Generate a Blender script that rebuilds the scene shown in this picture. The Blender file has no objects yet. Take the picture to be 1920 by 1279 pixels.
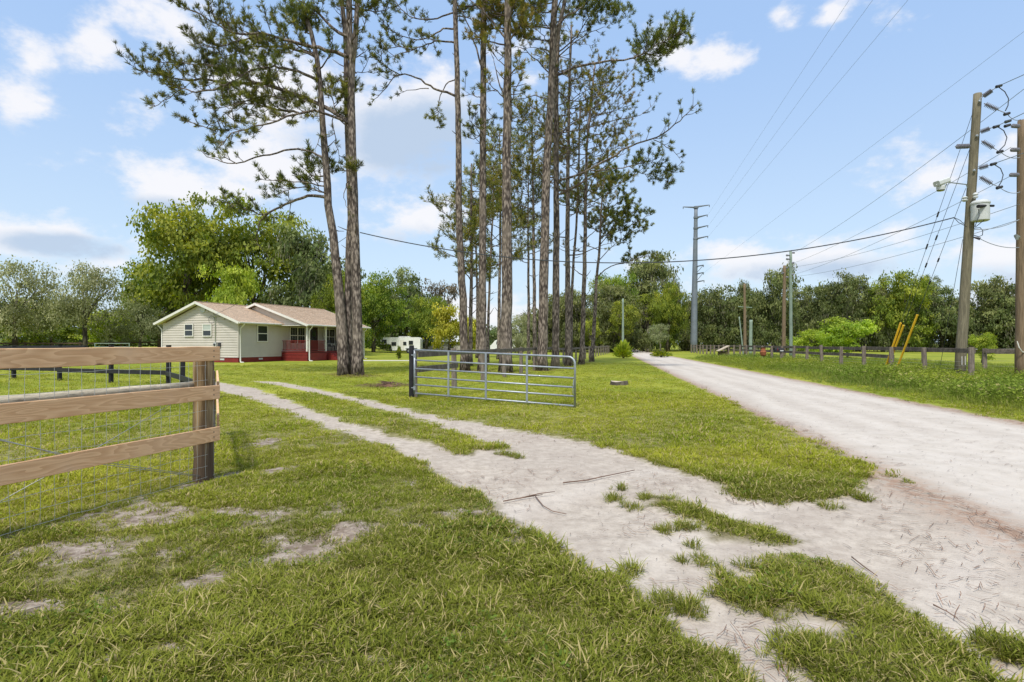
import bpy, math, random
import numpy as np
from mathutils import Vector, Matrix
PI = math.pi
R = math.radians
SC = bpy.context.scene
COL = SC.collection
F = 1067.0      # focal length in pixels of the 1920 px wide photograph
HY = 645.0      # horizon row
EYE = 1.4

# ------------------------------------------------------------------ camera
cam_d = bpy.data.cameras.new('camera')
cam_d.sensor_width = 36.0
cam_d.lens = 36.0 * F / 1920.0
cam_d.shift_y = (HY - 639.5) / 1920.0
cam_d.clip_start = 0.1
cam_d.clip_end = 6000
cam = bpy.data.objects.new('camera', cam_d)
COL.objects.link(cam)
cam.location = (0, 0, EYE)
cam.rotation_euler = (R(90), 0, 0)
SC.camera = cam

# ------------------------------------------------------------------ light
SUN_EL, SUN_AZ = 60.0, 194.0          # azimuth clockwise from +Y: the sun stands behind and left of the camera
SUN_STRENGTH, SKY_STRENGTH = 3.0, 0.13
EXPOSURE = 0.45
sun_d = bpy.data.lights.new('sun', 'SUN')
sun_d.energy = SUN_STRENGTH
sun_d.angle = R(8)
sun_d.color = (1.0, 0.95, 0.87)
sun = bpy.data.objects.new('sun', sun_d)
COL.objects.link(sun)
_v = Vector((math.sin(R(SUN_AZ)) * math.cos(R(SUN_EL)), math.cos(R(SUN_AZ)) * math.cos(R(SUN_EL)), math.sin(R(SUN_EL))))
sun.rotation_euler = _v.to_track_quat('Z', 'Y').to_euler()
SC.view_settings.view_transform = 'Standard'
SC.view_settings.look = 'None'
SC.view_settings.exposure = EXPOSURE
SC.view_settings.gamma = 1.0
SC.view_settings.use_curve_mapping = False
SC.cycles.max_bounces = 6
SC.cycles.diffuse_bounces = 3
SC.cycles.glossy_bounces = 2
SC.cycles.transmission_bounces = 3
SC.cycles.transparent_max_bounces = 4
SC.render.use_persistent_data = False


class NT:
    """small node-tree writer"""
    def __init__(s, tree):
        s.t = tree
        tree.nodes.clear()

    def n(s, kind, **kw):
        nd = s.t.nodes.new(kind)
        for k, v in kw.items():
            setattr(nd, k, v)
        return nd

    def put(s, sock, v):
        if isinstance(v, bpy.types.NodeSocket):
            s.t.links.new(v, sock)
        elif v is not None:
            sock.default_value = v

    def m(s, op, a, b=None, c=None, clamp=False):
        nd = s.n('ShaderNodeMath', operation=op, use_clamp=clamp)
        s.put(nd.inputs[0], a)
        if b is not None: s.put(nd.inputs[1], b)
        if c is not None: s.put(nd.inputs[2], c)
        return nd.outputs[0]

    def vm(s, op, a, b=None, scale=None):
        nd = s.n('ShaderNodeVectorMath', operation=op)
        s.put(nd.inputs[0], a)
        if b is not None: s.put(nd.inputs[1], b)
        if scale is not None: s.put(nd.inputs['Scale'], scale)
        return nd.outputs['Value'] if op in ('LENGTH', 'DOT_PRODUCT') else nd.outputs[0]

    def ramp(s, v, lo, hi, a=0.0, b=1.0, smooth=True):
        nd = s.n('ShaderNodeMapRange', interpolation_type='SMOOTHSTEP' if smooth else 'LINEAR')
        s.put(nd.inputs[0], v)
        for i, x in enumerate((lo, hi, a, b)): s.put(nd.inputs[i + 1], x)
        return nd.outputs[0]

    def noise(s, vec, scale, detail=4.0, rough=0.55, dist=0.0, out=0):
        nd = s.n('ShaderNodeTexNoise')
        if vec is not None: s.put(nd.inputs['Vector'], vec)
        nd.inputs['Scale'].default_value = scale
        nd.inputs['Detail'].default_value = detail
        nd.inputs['Roughness'].default_value = rough
        nd.inputs['Distortion'].default_value = dist
        return nd.outputs[out]

    def mix(s, fac, a, b, mode='MIX'):
        nd = s.n('ShaderNodeMix', data_type='RGBA', blend_type=mode)
        s.put(nd.inputs[0], fac)
        for sk, v in ((nd.inputs[6], a), (nd.inputs[7], b)):
            if isinstance(v, tuple) and len(v) == 3: v = v + (1.0,)
            s.put(sk, v)
        return nd.outputs[2]

    def attr(s, name, kind='GEOMETRY'):
        nd = s.n('ShaderNodeAttribute', attribute_name=name, attribute_type=kind)
        return nd

    def xyz(s, v):
        nd = s.n('ShaderNodeSeparateXYZ')
        s.put(nd.inputs[0], v)
        return nd.outputs

    def comb(s, x, y, z):
        nd = s.n('ShaderNodeCombineXYZ')
        for i, v in enumerate((x, y, z)): s.put(nd.inputs[i], v)
        return nd.outputs[0]


# ------------------------------------------------------------------ sky
world = bpy.data.worlds.new('World')
SC.world = world
world.use_nodes = True
W = NT(world.node_tree)
sky = W.n('ShaderNodeTexSky', sky_type='NISHITA')
sky.sun_disc = False
sky.sun_elevation = R(SUN_EL)
sky.sun_rotation = R(SUN_AZ)
sky.altitude = 20
sky.air_density = 1.0
sky.dust_density = 1.6
sky.ozone_density = 1.2
geo = W.n('ShaderNodeTexCoord').outputs['Generated']
dx, dy, dz = W.xyz(geo)
az = W.m('ARCTAN2', dx, dy)
el = W.m('ARCSINE', dz)
nz = W.n('ShaderNodeMapping')
W.put(nz.inputs['Vector'], geo)
nz.inputs['Scale'].default_value = (1, 1, 1.7)
nbig = W.noise(nz.outputs[0], 6.5, 8.0, 0.6)
nsm = W.noise(nz.outputs[0], 17.0, 6.0, 0.6)
nn = W.m('ADD', W.m('MULTIPLY', nbig, 0.58), W.m('MULTIPLY', nsm, 0.42))


def azel(px, py):
    a = math.atan((px - 960) / F)
    return a, math.atan((HY - py) / F * math.cos(a))


def blob(px, py, rx, ry, strength):
    a, e = azel(px, py)
    sx = rx / F * math.cos(a) ** 2
    sy = ry / F * math.cos(a)
    u = W.m('DIVIDE', W.m('SUBTRACT', az, a), sx)
    v = W.m('DIVIDE', W.m('SUBTRACT', el, e), sy)
    d = W.m('SQRT', W.m('ADD', W.m('MULTIPLY', u, u), W.m('MULTIPLY', v, v)))
    return W.m('MULTIPLY', W.m('SUBTRACT', 1.0, d), strength)


def maxed(lst):
    r = lst[0]
    for x in lst[1:]: r = W.m('MAXIMUM', r, x)
    return r


clouds = [blob(35, 190, 100, 72, .9), blob(60, 120, 60, 50, 0.6), blob(190, 95, 90, 55, .85), blob(340, 60, 130, 95, 1.0), blob(240, 30, 70, 40, .4),
          blob(270, 205, 75, 55, .7), blob(330, 345, 210, 62, 1.15), blob(500, 310, 180, 80, 1.1), blob(560, 200, 180, 105, .85), blob(740, 240, 185, 125, 1.5), blob(790, 180, 95, 65, 1.0),
          blob(95, 450, 190, 60, .95), blob(190, 490, 170, 50, .6), blob(790, 410, 150, 55, .8), blob(1000, 70, 90, 60, .4),
          blob(1470, 25, 55, 32, .85), blob(1560, 18, 55, 34, .85), blob(1660, 12, 60, 26, .35), blob(1250, 85, 70, 48, .85), blob(1330, 105, 50, 30, .35),
          blob(1760, 325, 130, 50, .55), blob(1500, 485, 280, 60, .8), blob(1880, 480, 220, 80, .8), blob(1900, 260, 60, 60, .5), blob(1280, 510, 170, 30, .35), blob(1680, 450, 180, 45, .75), blob(930, 590, 200, 40, .5), blob(1330, 120, 60, 25, .3), blob(1850, 400, 90, 30, .4)]
own = maxed(clouds)
# beyond the frame the same kind of broken cumulus goes on
outside = W.m('MULTIPLY', W.ramp(W.m('ABSOLUTE', az), 0.80, 1.0), 1.0)
high = W.ramp(el, 0.62, 0.8)
free = W.m('MAXIMUM', outside, high)
gen = W.m('MULTIPLY', W.m('SUBTRACT', W.noise(nz.outputs[0], 2.6, 4.0, 0.5), 0.47), 5.0)
gen = W.m('SUBTRACT', W.m('MULTIPLY', W.m('ADD', gen, 1.0), free), 1.0)
dens = W.m('ADD', W.m('MAXIMUM', own, gen), W.m('MULTIPLY', W.m('SUBTRACT', nn, 0.5), 4.2))
cmask = W.ramp(dens, 0.0, 0.75)
greys = [blob(790, 265, 190, 90, 1.7), blob(640, 270, 120, 60, .8), blob(125, 462, 150, 32, 1.5), blob(290, 385, 200, 22, .6), blob(790, 450, 130, 30, .5),
         blob(30, 245, 120, 25, .35), blob(1550, 510, 260, 34, .8), blob(1850, 520, 150, 34, .6)]
grey = W.ramp(W.m('ADD', maxed(greys), W.m('MULTIPLY', W.m('SUBTRACT', nn, 0.5), 2.0)), -0.05, 0.8)
ccol = W.mix(grey, (5.5, 5.45, 5.6), (3.0, 3.65, 4.6))
# a thin veil of summer haze in the sky, thicker low down
low = W.ramp(el, 0.0, 0.52)
veilc = W.mix(low, (3.9, 4.85, 5.8), (2.6, 3.85, 5.95))
base = W.mix(0.72, sky.outputs[0], veilc)
skycol = W.mix(W.m('MULTIPLY', cmask, 0.9), base, ccol)
bg = W.n('ShaderNodeBackground')
W.put(bg.inputs['Color'], skycol)
bg.inputs['Strength'].default_value = SKY_STRENGTH
wo = W.n('ShaderNodeOutputWorld')
W.t.links.new(bg.outputs[0], wo.inputs[0])


# ------------------------------------------------------------------ helpers
def smooth(x, a, b):
    t = np.clip((x - a) / (b - a), 0, 1)
    return t * t * (3 - 2 * t)


def gz(x, y):
    """height of the ground"""
    x = np.asarray(x, float); y = np.asarray(y, float)
    r = np.hypot(x, y)
    near = np.exp(-(r / 14.0) ** 2)
    z = near * (0.018 * np.sin(2.1 * x + 0.7 * y) * np.sin(1.7 * y - 0.9 * x) + 0.012 * np.sin(4.3 * x - 2.2 * y + 1.0))
    z = z + 0.75 * smooth(y, 48, 74) * smooth(-x, 14, 34)
    z = z + 0.075 * np.exp(-((x + 1.22) ** 2 + (y - 4.25) ** 2) / 0.05)
    return z


def gzf(x, y): return float(gz(x, y))


def G(px, py):
    """ground point seen at a pixel"""
    Y = F * EYE / (py - HY)
    return (px - 960) / F * Y, Y


def P3(px, py, Y):
    return Vector(((px - 960) / F * Y, Y, EYE + (HY - py) / F * Y))


def tag(o, label=None, cat=None, group=None, kind=None):
    if label: o['label'] = label
    if cat: o['category'] = cat
    if group: o['group'] = group
    if kind: o['kind'] = kind
    return o


def empty(name, loc, rz=0.0, label=None, cat=None, group=None):
    o = bpy.data.objects.new(name, None)
    o.empty_display_size = 0.3
    COL.objects.link(o)
    o.location = loc
    o.rotation_euler = (0, 0, rz)
    return tag(o, label, cat, group)


class MB:
    def __init__(s):
        s.v = []; s.f = []; s.mi = []; s.cur = 0

    def add(s, vs, fs):
        k = len(s.v)
        s.v.extend([tuple(v) for v in vs])
        for f in fs:
            s.f.append(tuple(i + k for i in f)); s.mi.append(s.cur)
        return s

    def box(s, x0, x1, y0, y1, z0, z1):
        vs = [(x, y, z) for x in (x0, x1) for y in (y0, y1) for z in (z0, z1)]
        return s.add(vs, [(0, 1, 3, 2), (4, 6, 7, 5), (0, 4, 5, 1), (2, 3, 7, 6), (0, 2, 6, 4), (1, 5, 7, 3)])

    def beam(s, a, b, w, h, up=(0, 0, 1), bev=0.0):
        """box from a to b, w across, h along up"""
        a = Vector(a); b = Vector(b)
        d = (b - a).normalized()
        u = Vector(up)
        sd = d.cross(u)
        if sd.length < 1e-4: sd = d.cross(Vector((1, 0, 0)))
        sd.normalize(); u = sd.cross(d).normalized()
        if bev <= 0:
            prof = [(-w / 2, -h / 2), (w / 2, -h / 2), (w / 2, h / 2), (-w / 2, h / 2)]
        else:
            c = bev
            prof = [(-w / 2 + c, -h / 2), (w / 2 - c, -h / 2), (w / 2, -h / 2 + c), (w / 2, h / 2 - c), (w / 2 - c, h / 2), (-w / 2 + c, h / 2), (-w / 2, h / 2 - c), (-w / 2, -h / 2 + c)]
        n = len(prof)
        vs = [a + sd * p + u * q for p, q in prof] + [b + sd * p + u * q for p, q in prof]
        fs = [(i, (i + 1) % n, n + (i + 1) % n, n + i) for i in range(n)] + [tuple(range(n))[::-1], tuple(range(n, 2 * n))]
        return s.add(vs, fs)

    def tube(s, pts, rad, sides=8, cap=True):
        pts = [Vector(p) for p in pts]
        if not hasattr(rad, '__len__'): rad = [rad] * len(pts)
        prev = None
        rings = []
        for i, p in enumerate(pts):
            d = (pts[min(i + 1, len(pts) - 1)] - pts[max(i - 1, 0)])
            if d.length < 1e-9: d = Vector((0, 0, 1))
            d.normalize()
            if prev is None:
                a = d.orthogonal().normalized()
            else:
                a = (prev - d * prev.dot(d))
                if a.length < 1e-6: a = d.orthogonal()
                a.normalize()
            prev = a
            b = d.cross(a)
            rings.append([p + (a * math.cos(2 * PI * k / sides) + b * math.sin(2 * PI * k / sides)) * rad[i] for k in range(sides)])
        vs = [v for r in rings for v in r]
        fs = []
        for i in range(len(pts) - 1):
            for k in range(sides):
                k2 = (k + 1) % sides
                fs.append((i * sides + k, i * sides + k2, (i + 1) * sides + k2, (i + 1) * sides + k))
        if cap:
            fs.append(tuple(range(sides))[::-1])
            fs.append(tuple((len(pts) - 1) * sides + k for k in range(sides)))
        return s.add(vs, fs)

    def lathe(s, c, prof, sides=16, axis=(0, 0, 1)):
        q = Vector(axis).normalized().to_track_quat('Z', 'Y')
        c = Vector(c)
        vs = [c + q @ Vector((r * math.cos(2 * PI * k / sides), r * math.sin(2 * PI * k / sides), z)) for r, z in prof for k in range(sides)]
        fs = [(i * sides + k, i * sides + (k + 1) % sides, (i + 1) * sides + (k + 1) % sides, (i + 1) * sides + k) for i in range(len(prof) - 1) for k in range(sides)]
        fs.append(tuple(range(sides))[::-1]); fs.append(tuple((len(prof) - 1) * sides + k for k in range(sides)))
        return s.add(vs, fs)

    def build(s, name, mats, parent=None, label=None, cat=None, group=None, kind=None, shade=False, loc=None):
        me = bpy.data.meshes.new(name)
        me.from_pydata(s.v, [], s.f)
        if not isinstance(mats, (list, tuple)): mats = [mats]
        for m_ in mats: me.materials.append(m_)
        if len(mats) > 1:
            me.polygons.foreach_set('material_index', s.mi)
        if shade: me.polygons.foreach_set('use_smooth', [True] * len(me.polygons))
        me.update()
        o = bpy.data.objects.new(name, me)
        COL.objects.link(o)
        if parent is not None: o.parent = parent
        if loc is not None: o.location = loc
        return tag(o, label, cat, group, kind)


def np_mesh(name, V, faces, mats, attrs=None, shade=False):
    """V (n,3); faces (m,k) array"""
    me = bpy.data.meshes.new(name)
    n, (mf, k) = len(V), faces.shape
    me.vertices.add(n)
    me.vertices.foreach_set('co', np.ascontiguousarray(V, dtype=np.float32).ravel())
    me.loops.add(mf * k)
    me.loops.foreach_set('vertex_index', np.ascontiguousarray(faces, dtype=np.int32).ravel())
    me.polygons.add(mf)
    me.polygons.foreach_set('loop_start', np.arange(0, mf * k, k, dtype=np.int32))
    me.polygons.foreach_set('loop_total', np.full(mf, k, dtype=np.int32))
    if shade: me.polygons.foreach_set('use_smooth', np.ones(mf, dtype=bool))
    for m_ in (mats if isinstance(mats, (list, tuple)) else [mats]): me.materials.append(m_)
    for nm, (dom, arr) in (attrs or {}).items():
        at = me.attributes.new(nm, 'FLOAT', dom)
        at.data.foreach_set('value', np.ascontiguousarray(arr, dtype=np.float32))
    me.update(calc_edges=True)
    return me


def link(name, me, parent=None, **kw):
    o = bpy.data.objects.new(name, me)
    COL.objects.link(o)
    if parent is not None: o.parent = parent
    return tag(o, **kw)


# ------------------------------------------------------------------ materials
def mat(name, color, rough=0.7, metal=0.0, var=0.0, vscale=4.0, bump=0.0, bscale=20.0, spec=0.3, stretch=None, dark=None, darkamt=0.0):
    m_ = bpy.data.materials.new(name)
    m_.use_nodes = True
    N = NT(m_.node_tree)
    out = N.n('ShaderNodeOutputMaterial')
    b = N.n('ShaderNodeBsdfPrincipled')
    N.t.links.new(b.outputs[0], out.inputs[0])
    b.inputs['Roughness'].default_value = rough
    b.inputs['Metallic'].default_value = metal
    b.inputs['Specular IOR Level'].default_value = spec
    tc = N.n('ShaderNodeTexCoord').outputs['Object']
    if stretch:
        mp = N.n('ShaderNodeMapping'); N.put(mp.inputs['Vector'], tc); mp.inputs['Scale'].default_value = stretch
        tc = mp.outputs[0]
    col = tuple(color) + (1.0,)
    if var > 0:
        nf = N.noise(tc, vscale, 5, 0.6)
        a = tuple(c * (1 - var) for c in color); c2 = tuple(min(1, c * (1 + var)) for c in color)
        c_ = N.mix(N.ramp(nf, 0.3, 0.7), a, c2)
        if dark:
            nf2 = N.noise(tc, vscale * 2.7, 4, 0.6)
            c_ = N.mix(N.m('MULTIPLY', N.ramp(nf2, 0.52, 0.68), darkamt), c_, dark)
        N.put(b.inputs['Base Color'], c_)
    else:
        b.inputs['Base Color'].default_value = col
    if bump > 0:
        bn = N.n('ShaderNodeBump'); bn.inputs['Distance'].default_value = bump; bn.inputs['Strength'].default_value = 0.9
        N.put(bn.inputs['Height'], N.noise(tc, bscale, 5, 0.65))
        N.t.links.new(bn.outputs[0], b.inputs['Normal'])
    return m_


def leaf_mat(name, cols, moss=None, trans=0.34, obj_var=0.12, pos_scale=0.25):
    """cols: darkest, middle, lightest leaf colour"""
    m_ = bpy.data.materials.new(name)
    m_.use_nodes = True
    N = NT(m_.node_tree)
    out = N.n('ShaderNodeOutputMaterial')
    t = N.attr('tint').outputs['Fac']
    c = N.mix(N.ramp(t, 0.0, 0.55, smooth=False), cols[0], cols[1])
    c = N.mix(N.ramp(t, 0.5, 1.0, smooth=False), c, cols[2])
    pos = N.n('ShaderNodeNewGeometry').outputs['Position']
    big = N.noise(pos, pos_scale, 2, 0.5)
    hs = N.n('ShaderNodeHueSaturation')
    N.put(hs.inputs['Color'], c)
    N.put(hs.inputs['Value'], N.ramp(big, 0.3, 0.7, 0.78, 1.25))
    oi = N.n('ShaderNodeObjectInfo').outputs['Random']
    N.put(hs.inputs['Hue'], N.ramp(oi, 0, 1, 0.5 - obj_var * 0.12, 0.5 + obj_var * 0.12, smooth=False))
    c = hs.outputs[0]
    if moss:
        c = N.mix(N.attr('moss').outputs['Fac'], c, moss)
    d = N.n('ShaderNodeBsdfPrincipled')
    N.put(d.inputs['Base Color'], c)
    d.inputs['Roughness'].default_value = 0.6
    d.inputs['Specular IOR Level'].default_value = 0.2
    tr = N.n('ShaderNodeBsdfTranslucent')
    hs2 = N.n('ShaderNodeHueSaturation'); N.put(hs2.inputs['Color'], c); hs2.inputs['Saturation'].default_value = 1.2; hs2.inputs['Value'].default_value = 1.5
    N.t.links.new(hs2.outputs[0], tr.inputs[0])
    mx = N.n('ShaderNodeMixShader'); mx.inputs[0].default_value = trans
    N.t.links.new(d.outputs[0], mx.inputs[1]); N.t.links.new(tr.outputs[0], mx.inputs[2])
    N.t.links.new(mx.outputs[0], out.inputs[0])
    return m_


def bark_mat(name, c0, c1, scale=7.0, bump=0.02):
    m_ = bpy.data.materials.new(name)
    m_.use_nodes = True
    N = NT(m_.node_tree)
    out = N.n('ShaderNodeOutputMaterial'); b = N.n('ShaderNodeBsdfPrincipled')
    N.t.links.new(b.outputs[0], out.inputs[0])
    b.inputs['Roughness'].default_value = 0.9
    b.inputs['Specular IOR Level'].default_value = 0.15
    pos = N.n('ShaderNodeNewGeometry').outputs['Position']
    mp = N.n('ShaderNodeMapping'); N.put(mp.inputs['Vector'], pos); mp.inputs['Scale'].default_value = (1, 1, 0.32)
    vo = N.n('ShaderNodeTexVoronoi', feature='F1'); N.put(vo.inputs['Vector'], mp.outputs[0]); vo.inputs['Scale'].default_value = scale
    nf = N.noise(mp.outputs[0], scale * 0.8, 5, 0.65)
    h = N.m('ADD', N.m('MULTIPLY', vo.outputs['Distance'], -0.8), nf)
    c = N.mix(N.ramp(h, -0.1, 0.5), c0, c1)
    c = N.mix(N.m('MULTIPLY', N.ramp(N.noise(pos, 1.3, 3, 0.5), 0.45, 0.7), 0.4), c, (0.30, 0.25, 0.20))
    N.put(b.inputs['Base Color'], c)
    bn = N.n('ShaderNodeBump'); bn.inputs['Distance'].default_value = bump; bn.inputs['Strength'].default_value = 1.0
    N.put(bn.inputs['Height'], h); N.t.links.new(bn.outputs[0], b.inputs['Normal'])
    return m_


M = {}
M['pine_bark'] = bark_mat('pine_bark', (0.06, 0.047, 0.04), (0.34, 0.28, 0.235), 13.0)
M['twig'] = mat('twig_bark', (0.10, 0.075, 0.058), 0.9, var=0.3, vscale=2.0)
M['oak_bark'] = bark_mat('oak_bark', (0.05, 0.042, 0.034), (0.22, 0.19, 0.155), 4.0)
M['pale_bark'] = bark_mat('pale_bark', (0.18, 0.16, 0.13), (0.40, 0.36, 0.31), 4.0)
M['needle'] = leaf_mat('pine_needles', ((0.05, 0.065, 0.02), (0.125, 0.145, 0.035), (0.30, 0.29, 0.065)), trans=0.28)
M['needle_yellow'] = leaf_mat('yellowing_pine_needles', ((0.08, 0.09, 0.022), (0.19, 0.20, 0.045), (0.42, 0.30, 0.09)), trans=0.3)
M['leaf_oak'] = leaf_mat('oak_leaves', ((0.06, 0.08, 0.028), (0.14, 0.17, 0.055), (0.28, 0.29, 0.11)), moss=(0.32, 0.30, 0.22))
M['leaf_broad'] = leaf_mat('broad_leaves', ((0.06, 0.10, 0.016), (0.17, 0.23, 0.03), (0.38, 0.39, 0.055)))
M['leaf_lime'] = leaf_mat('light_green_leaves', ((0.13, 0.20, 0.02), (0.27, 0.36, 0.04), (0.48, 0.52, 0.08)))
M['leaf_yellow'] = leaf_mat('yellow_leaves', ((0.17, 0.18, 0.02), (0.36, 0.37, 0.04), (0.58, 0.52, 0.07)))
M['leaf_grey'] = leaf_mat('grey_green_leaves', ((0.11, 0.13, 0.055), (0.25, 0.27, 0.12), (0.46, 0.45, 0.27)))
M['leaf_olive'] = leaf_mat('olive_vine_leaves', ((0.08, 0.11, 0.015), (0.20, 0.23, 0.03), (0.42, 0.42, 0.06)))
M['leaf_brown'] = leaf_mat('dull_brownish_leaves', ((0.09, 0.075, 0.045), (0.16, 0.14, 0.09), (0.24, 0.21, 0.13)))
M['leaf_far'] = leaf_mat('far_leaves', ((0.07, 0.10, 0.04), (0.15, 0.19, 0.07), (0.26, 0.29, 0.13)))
M['steel'] = mat('galvanized_steel', (0.34, 0.37, 0.40), 0.5, 0.6, var=0.12, vscale=9)
M['pole_steel'] = mat('weathered_steel', (0.17, 0.195, 0.225), 0.6, 0.2, var=0.12, vscale=0.8)
M['pole_green'] = mat('treated_pole_wood', (0.17, 0.15, 0.10), 0.9, var=0.28, vscale=6, stretch=(4, 4, 0.25), bump=0.006, bscale=10, dark=(0.08, 0.075, 0.05), darkamt=0.6)
M['pole_brown'] = mat('brown_pole_wood', (0.185, 0.135, 0.085), 0.9, var=0.28, vscale=6, stretch=(4, 4, 0.25), bump=0.006, bscale=10, dark=(0.12, 0.075, 0.04), darkamt=0.6)
M['pole_pale'] = mat('pale_green_pole_paint', (0.22, 0.28, 0.23), 0.8, var=0.15, vscale=2)
M['old_wood'] = mat('weathered_fence_wood', (0.15, 0.125, 0.105), 0.92, var=0.38, vscale=5, bump=0.006, bscale=30, dark=(0.05, 0.042, 0.036), darkamt=0.7)
M['old_post'] = mat('weathered_post_wood', (0.20, 0.165, 0.135), 0.92, var=0.35, vscale=7, stretch=(3, 3, 0.4), bump=0.008, bscale=20, dark=(0.07, 0.055, 0.045), darkamt=0.7)
M['black_wood'] = mat('black_painted_fence_wood', (0.018, 0.018, 0.021), 0.6, var=0.3, vscale=6)
M['brown_wood'] = mat('brown_fence_wood', (0.10, 0.07, 0.045), 0.85, var=0.3, vscale=3)
M['wire'] = mat('galvanized_wire', (0.52, 0.53, 0.52), 0.45, 0.6)
M['cable'] = mat('dark_cable', (0.05, 0.055, 0.065), 0.6)
M['grey_wire'] = mat('aluminium_conductor', (0.24, 0.27, 0.31), 0.6, 0.2)
M['insul'] = mat('grey_insulator_rubber', (0.20, 0.20, 0.23), 0.5)
M['dark_metal'] = mat('dark_hardware', (0.06, 0.06, 0.07), 0.5, 0.4)
M['light_grey'] = mat('light_grey_paint', (0.52, 0.54, 0.53), 0.45, var=0.06, vscale=6)
M['white'] = mat('white_paint', (0.68, 0.665, 0.61), 0.5, var=0.04, vscale=3)
M['trailer'] = mat('white_trailer_skin', (0.78, 0.78, 0.76), 0.3, var=0.04, vscale=1.5)
M['black'] = mat('black_rubber', (0.02, 0.02, 0.022), 0.7)
M['siding'] = mat('beige_vinyl_siding', (0.52, 0.48, 0.425), 0.6, var=0.05, vscale=1.2)
M['red'] = mat('barn_red_paint', (0.20, 0.026, 0.022), 0.6, var=0.12, vscale=3)
M['red_dark'] = mat('dark_red_paint', (0.16, 0.02, 0.018), 0.6, var=0.12, vscale=3)
M['door'] = mat('dark_door_paint', (0.05, 0.02, 0.018), 0.35)
M['glass'] = mat('dark_window_glass', (0.025, 0.03, 0.032), 0.06, spec=0.7)
M['blind'] = mat('pale_window_blind', (0.42, 0.46, 0.42), 0.5)
M['roof'] = mat('tan_roof_shingles', (0.60, 0.46, 0.335), 0.95, var=0.25, vscale=9, bump=0.01, bscale=30, dark=(0.42, 0.29, 0.22), darkamt=0.5)
M['guard'] = mat('yellow_guy_guard', (0.88, 0.52, 0.03), 0.45, var=0.1, vscale=4)
M['concrete'] = mat('pale_concrete', (0.58, 0.55, 0.50), 0.85, var=0.08, vscale=2)
M['rust'] = mat('rusty_orange_metal', (0.26, 0.09, 0.04), 0.8, var=0.3, vscale=8)
M['cut_wood'] = mat('pale_cut_wood', (0.45, 0.38, 0.29), 0.9, var=0.2, vscale=12)
M['litter'] = mat('dry_pine_straw', (0.19, 0.105, 0.065), 0.9, var=0.35, vscale=3)
M['litter_grey'] = mat('grey_dry_twigs', (0.13, 0.095, 0.075), 0.9, var=0.3, vscale=3)
M['stick'] = mat('dry_stick', (0.17, 0.11, 0.08), 0.9, var=0.3, vscale=6)


def plank_mat():
    m_ = bpy.data.materials.new('fresh_pine_board')
    m_.use_nodes = True
    N = NT(m_.node_tree)
    out = N.n('ShaderNodeOutputMaterial'); b = N.n('ShaderNodeBsdfPrincipled')
    N.t.links.new(b.outputs[0], out.inputs[0])
    b.inputs['Roughness'].default_value = 0.72
    b.inputs['Specular IOR Level'].default_value = 0.25
    tc = N.n('ShaderNodeTexCoord').outputs['Object']
    rnd = N.n('ShaderNodeObjectInfo').outputs['Random']
    off = N.vm('ADD', tc, N.comb(N.m('MULTIPLY', rnd, 13.0), N.m('MULTIPLY', rnd, 5.0), N.m('MULTIPLY', rnd, 3.0)))
    mp = N.n('ShaderNodeMapping'); N.put(mp.inputs['Vector'], off); mp.inputs['Scale'].default_value = (0.9, 4.0, 6.0)
    warp = N.noise(mp.outputs[0], 1.35, 2.0, 0.45)
    # cathedral grain: contour lines of a stretched field
    ring = N.m('FRACT', N.m('MULTIPLY', warp, 13.0))
    line = N.ramp(ring, 0.0, 0.85)
    fine_mp = N.n('ShaderNodeMapping'); N.put(fine_mp.inputs['Vector'], off); fine_mp.inputs['Scale'].default_value = (1.2, 30, 50)
    fine = N.noise(fine_mp.outputs[0], 3.0, 4, 0.6)
    c = N.mix(N.m('MULTIPLY', line, 0.6), (0.80, 0.50, 0.27), (0.50, 0.25, 0.11))
    c = N.mix(N.m('MULTIPLY', N.ramp(fine, 0.35, 0.7), 0.35), c, (0.82, 0.55, 0.33))
    blot = N.noise(off, 1.7, 3, 0.5)
    c = N.mix(N.m('MULTIPLY', N.ramp(blot, 0.45, 0.7), 0.3), c, (0.76, 0.50, 0.32))
    wz = N.noise(off, 0.9, 4, 0.65)
    c = N.mix(N.m('MULTIPLY', N.ramp(wz, 0.5, 0.72), 0.4), c, (0.40, 0.33, 0.27))
    kn = N.n('ShaderNodeTexVoronoi', feature='F1')
    kmp = N.n('ShaderNodeMapping'); N.put(kmp.inputs['Vector'], off); kmp.inputs['Scale'].default_value = (1.0, 1.6, 2.4)
    N.put(kn.inputs['Vector'], kmp.outputs[0]); kn.inputs['Scale'].default_value = 1.9
    c = N.mix(N.m('MULTIPLY', N.ramp(kn.outputs['Distance'], 0.11, 0.04), 0.8), c, (0.13, 0.06, 0.03))
    N.put(b.inputs['Base Color'], c)
    bn = N.n('ShaderNodeBump'); bn.inputs['Distance'].default_value = 0.002
    N.put(bn.inputs['Height'], fine); N.t.links.new(bn.outputs[0], b.inputs['Normal'])
    return m_


M['plank'] = plank_mat()


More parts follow.
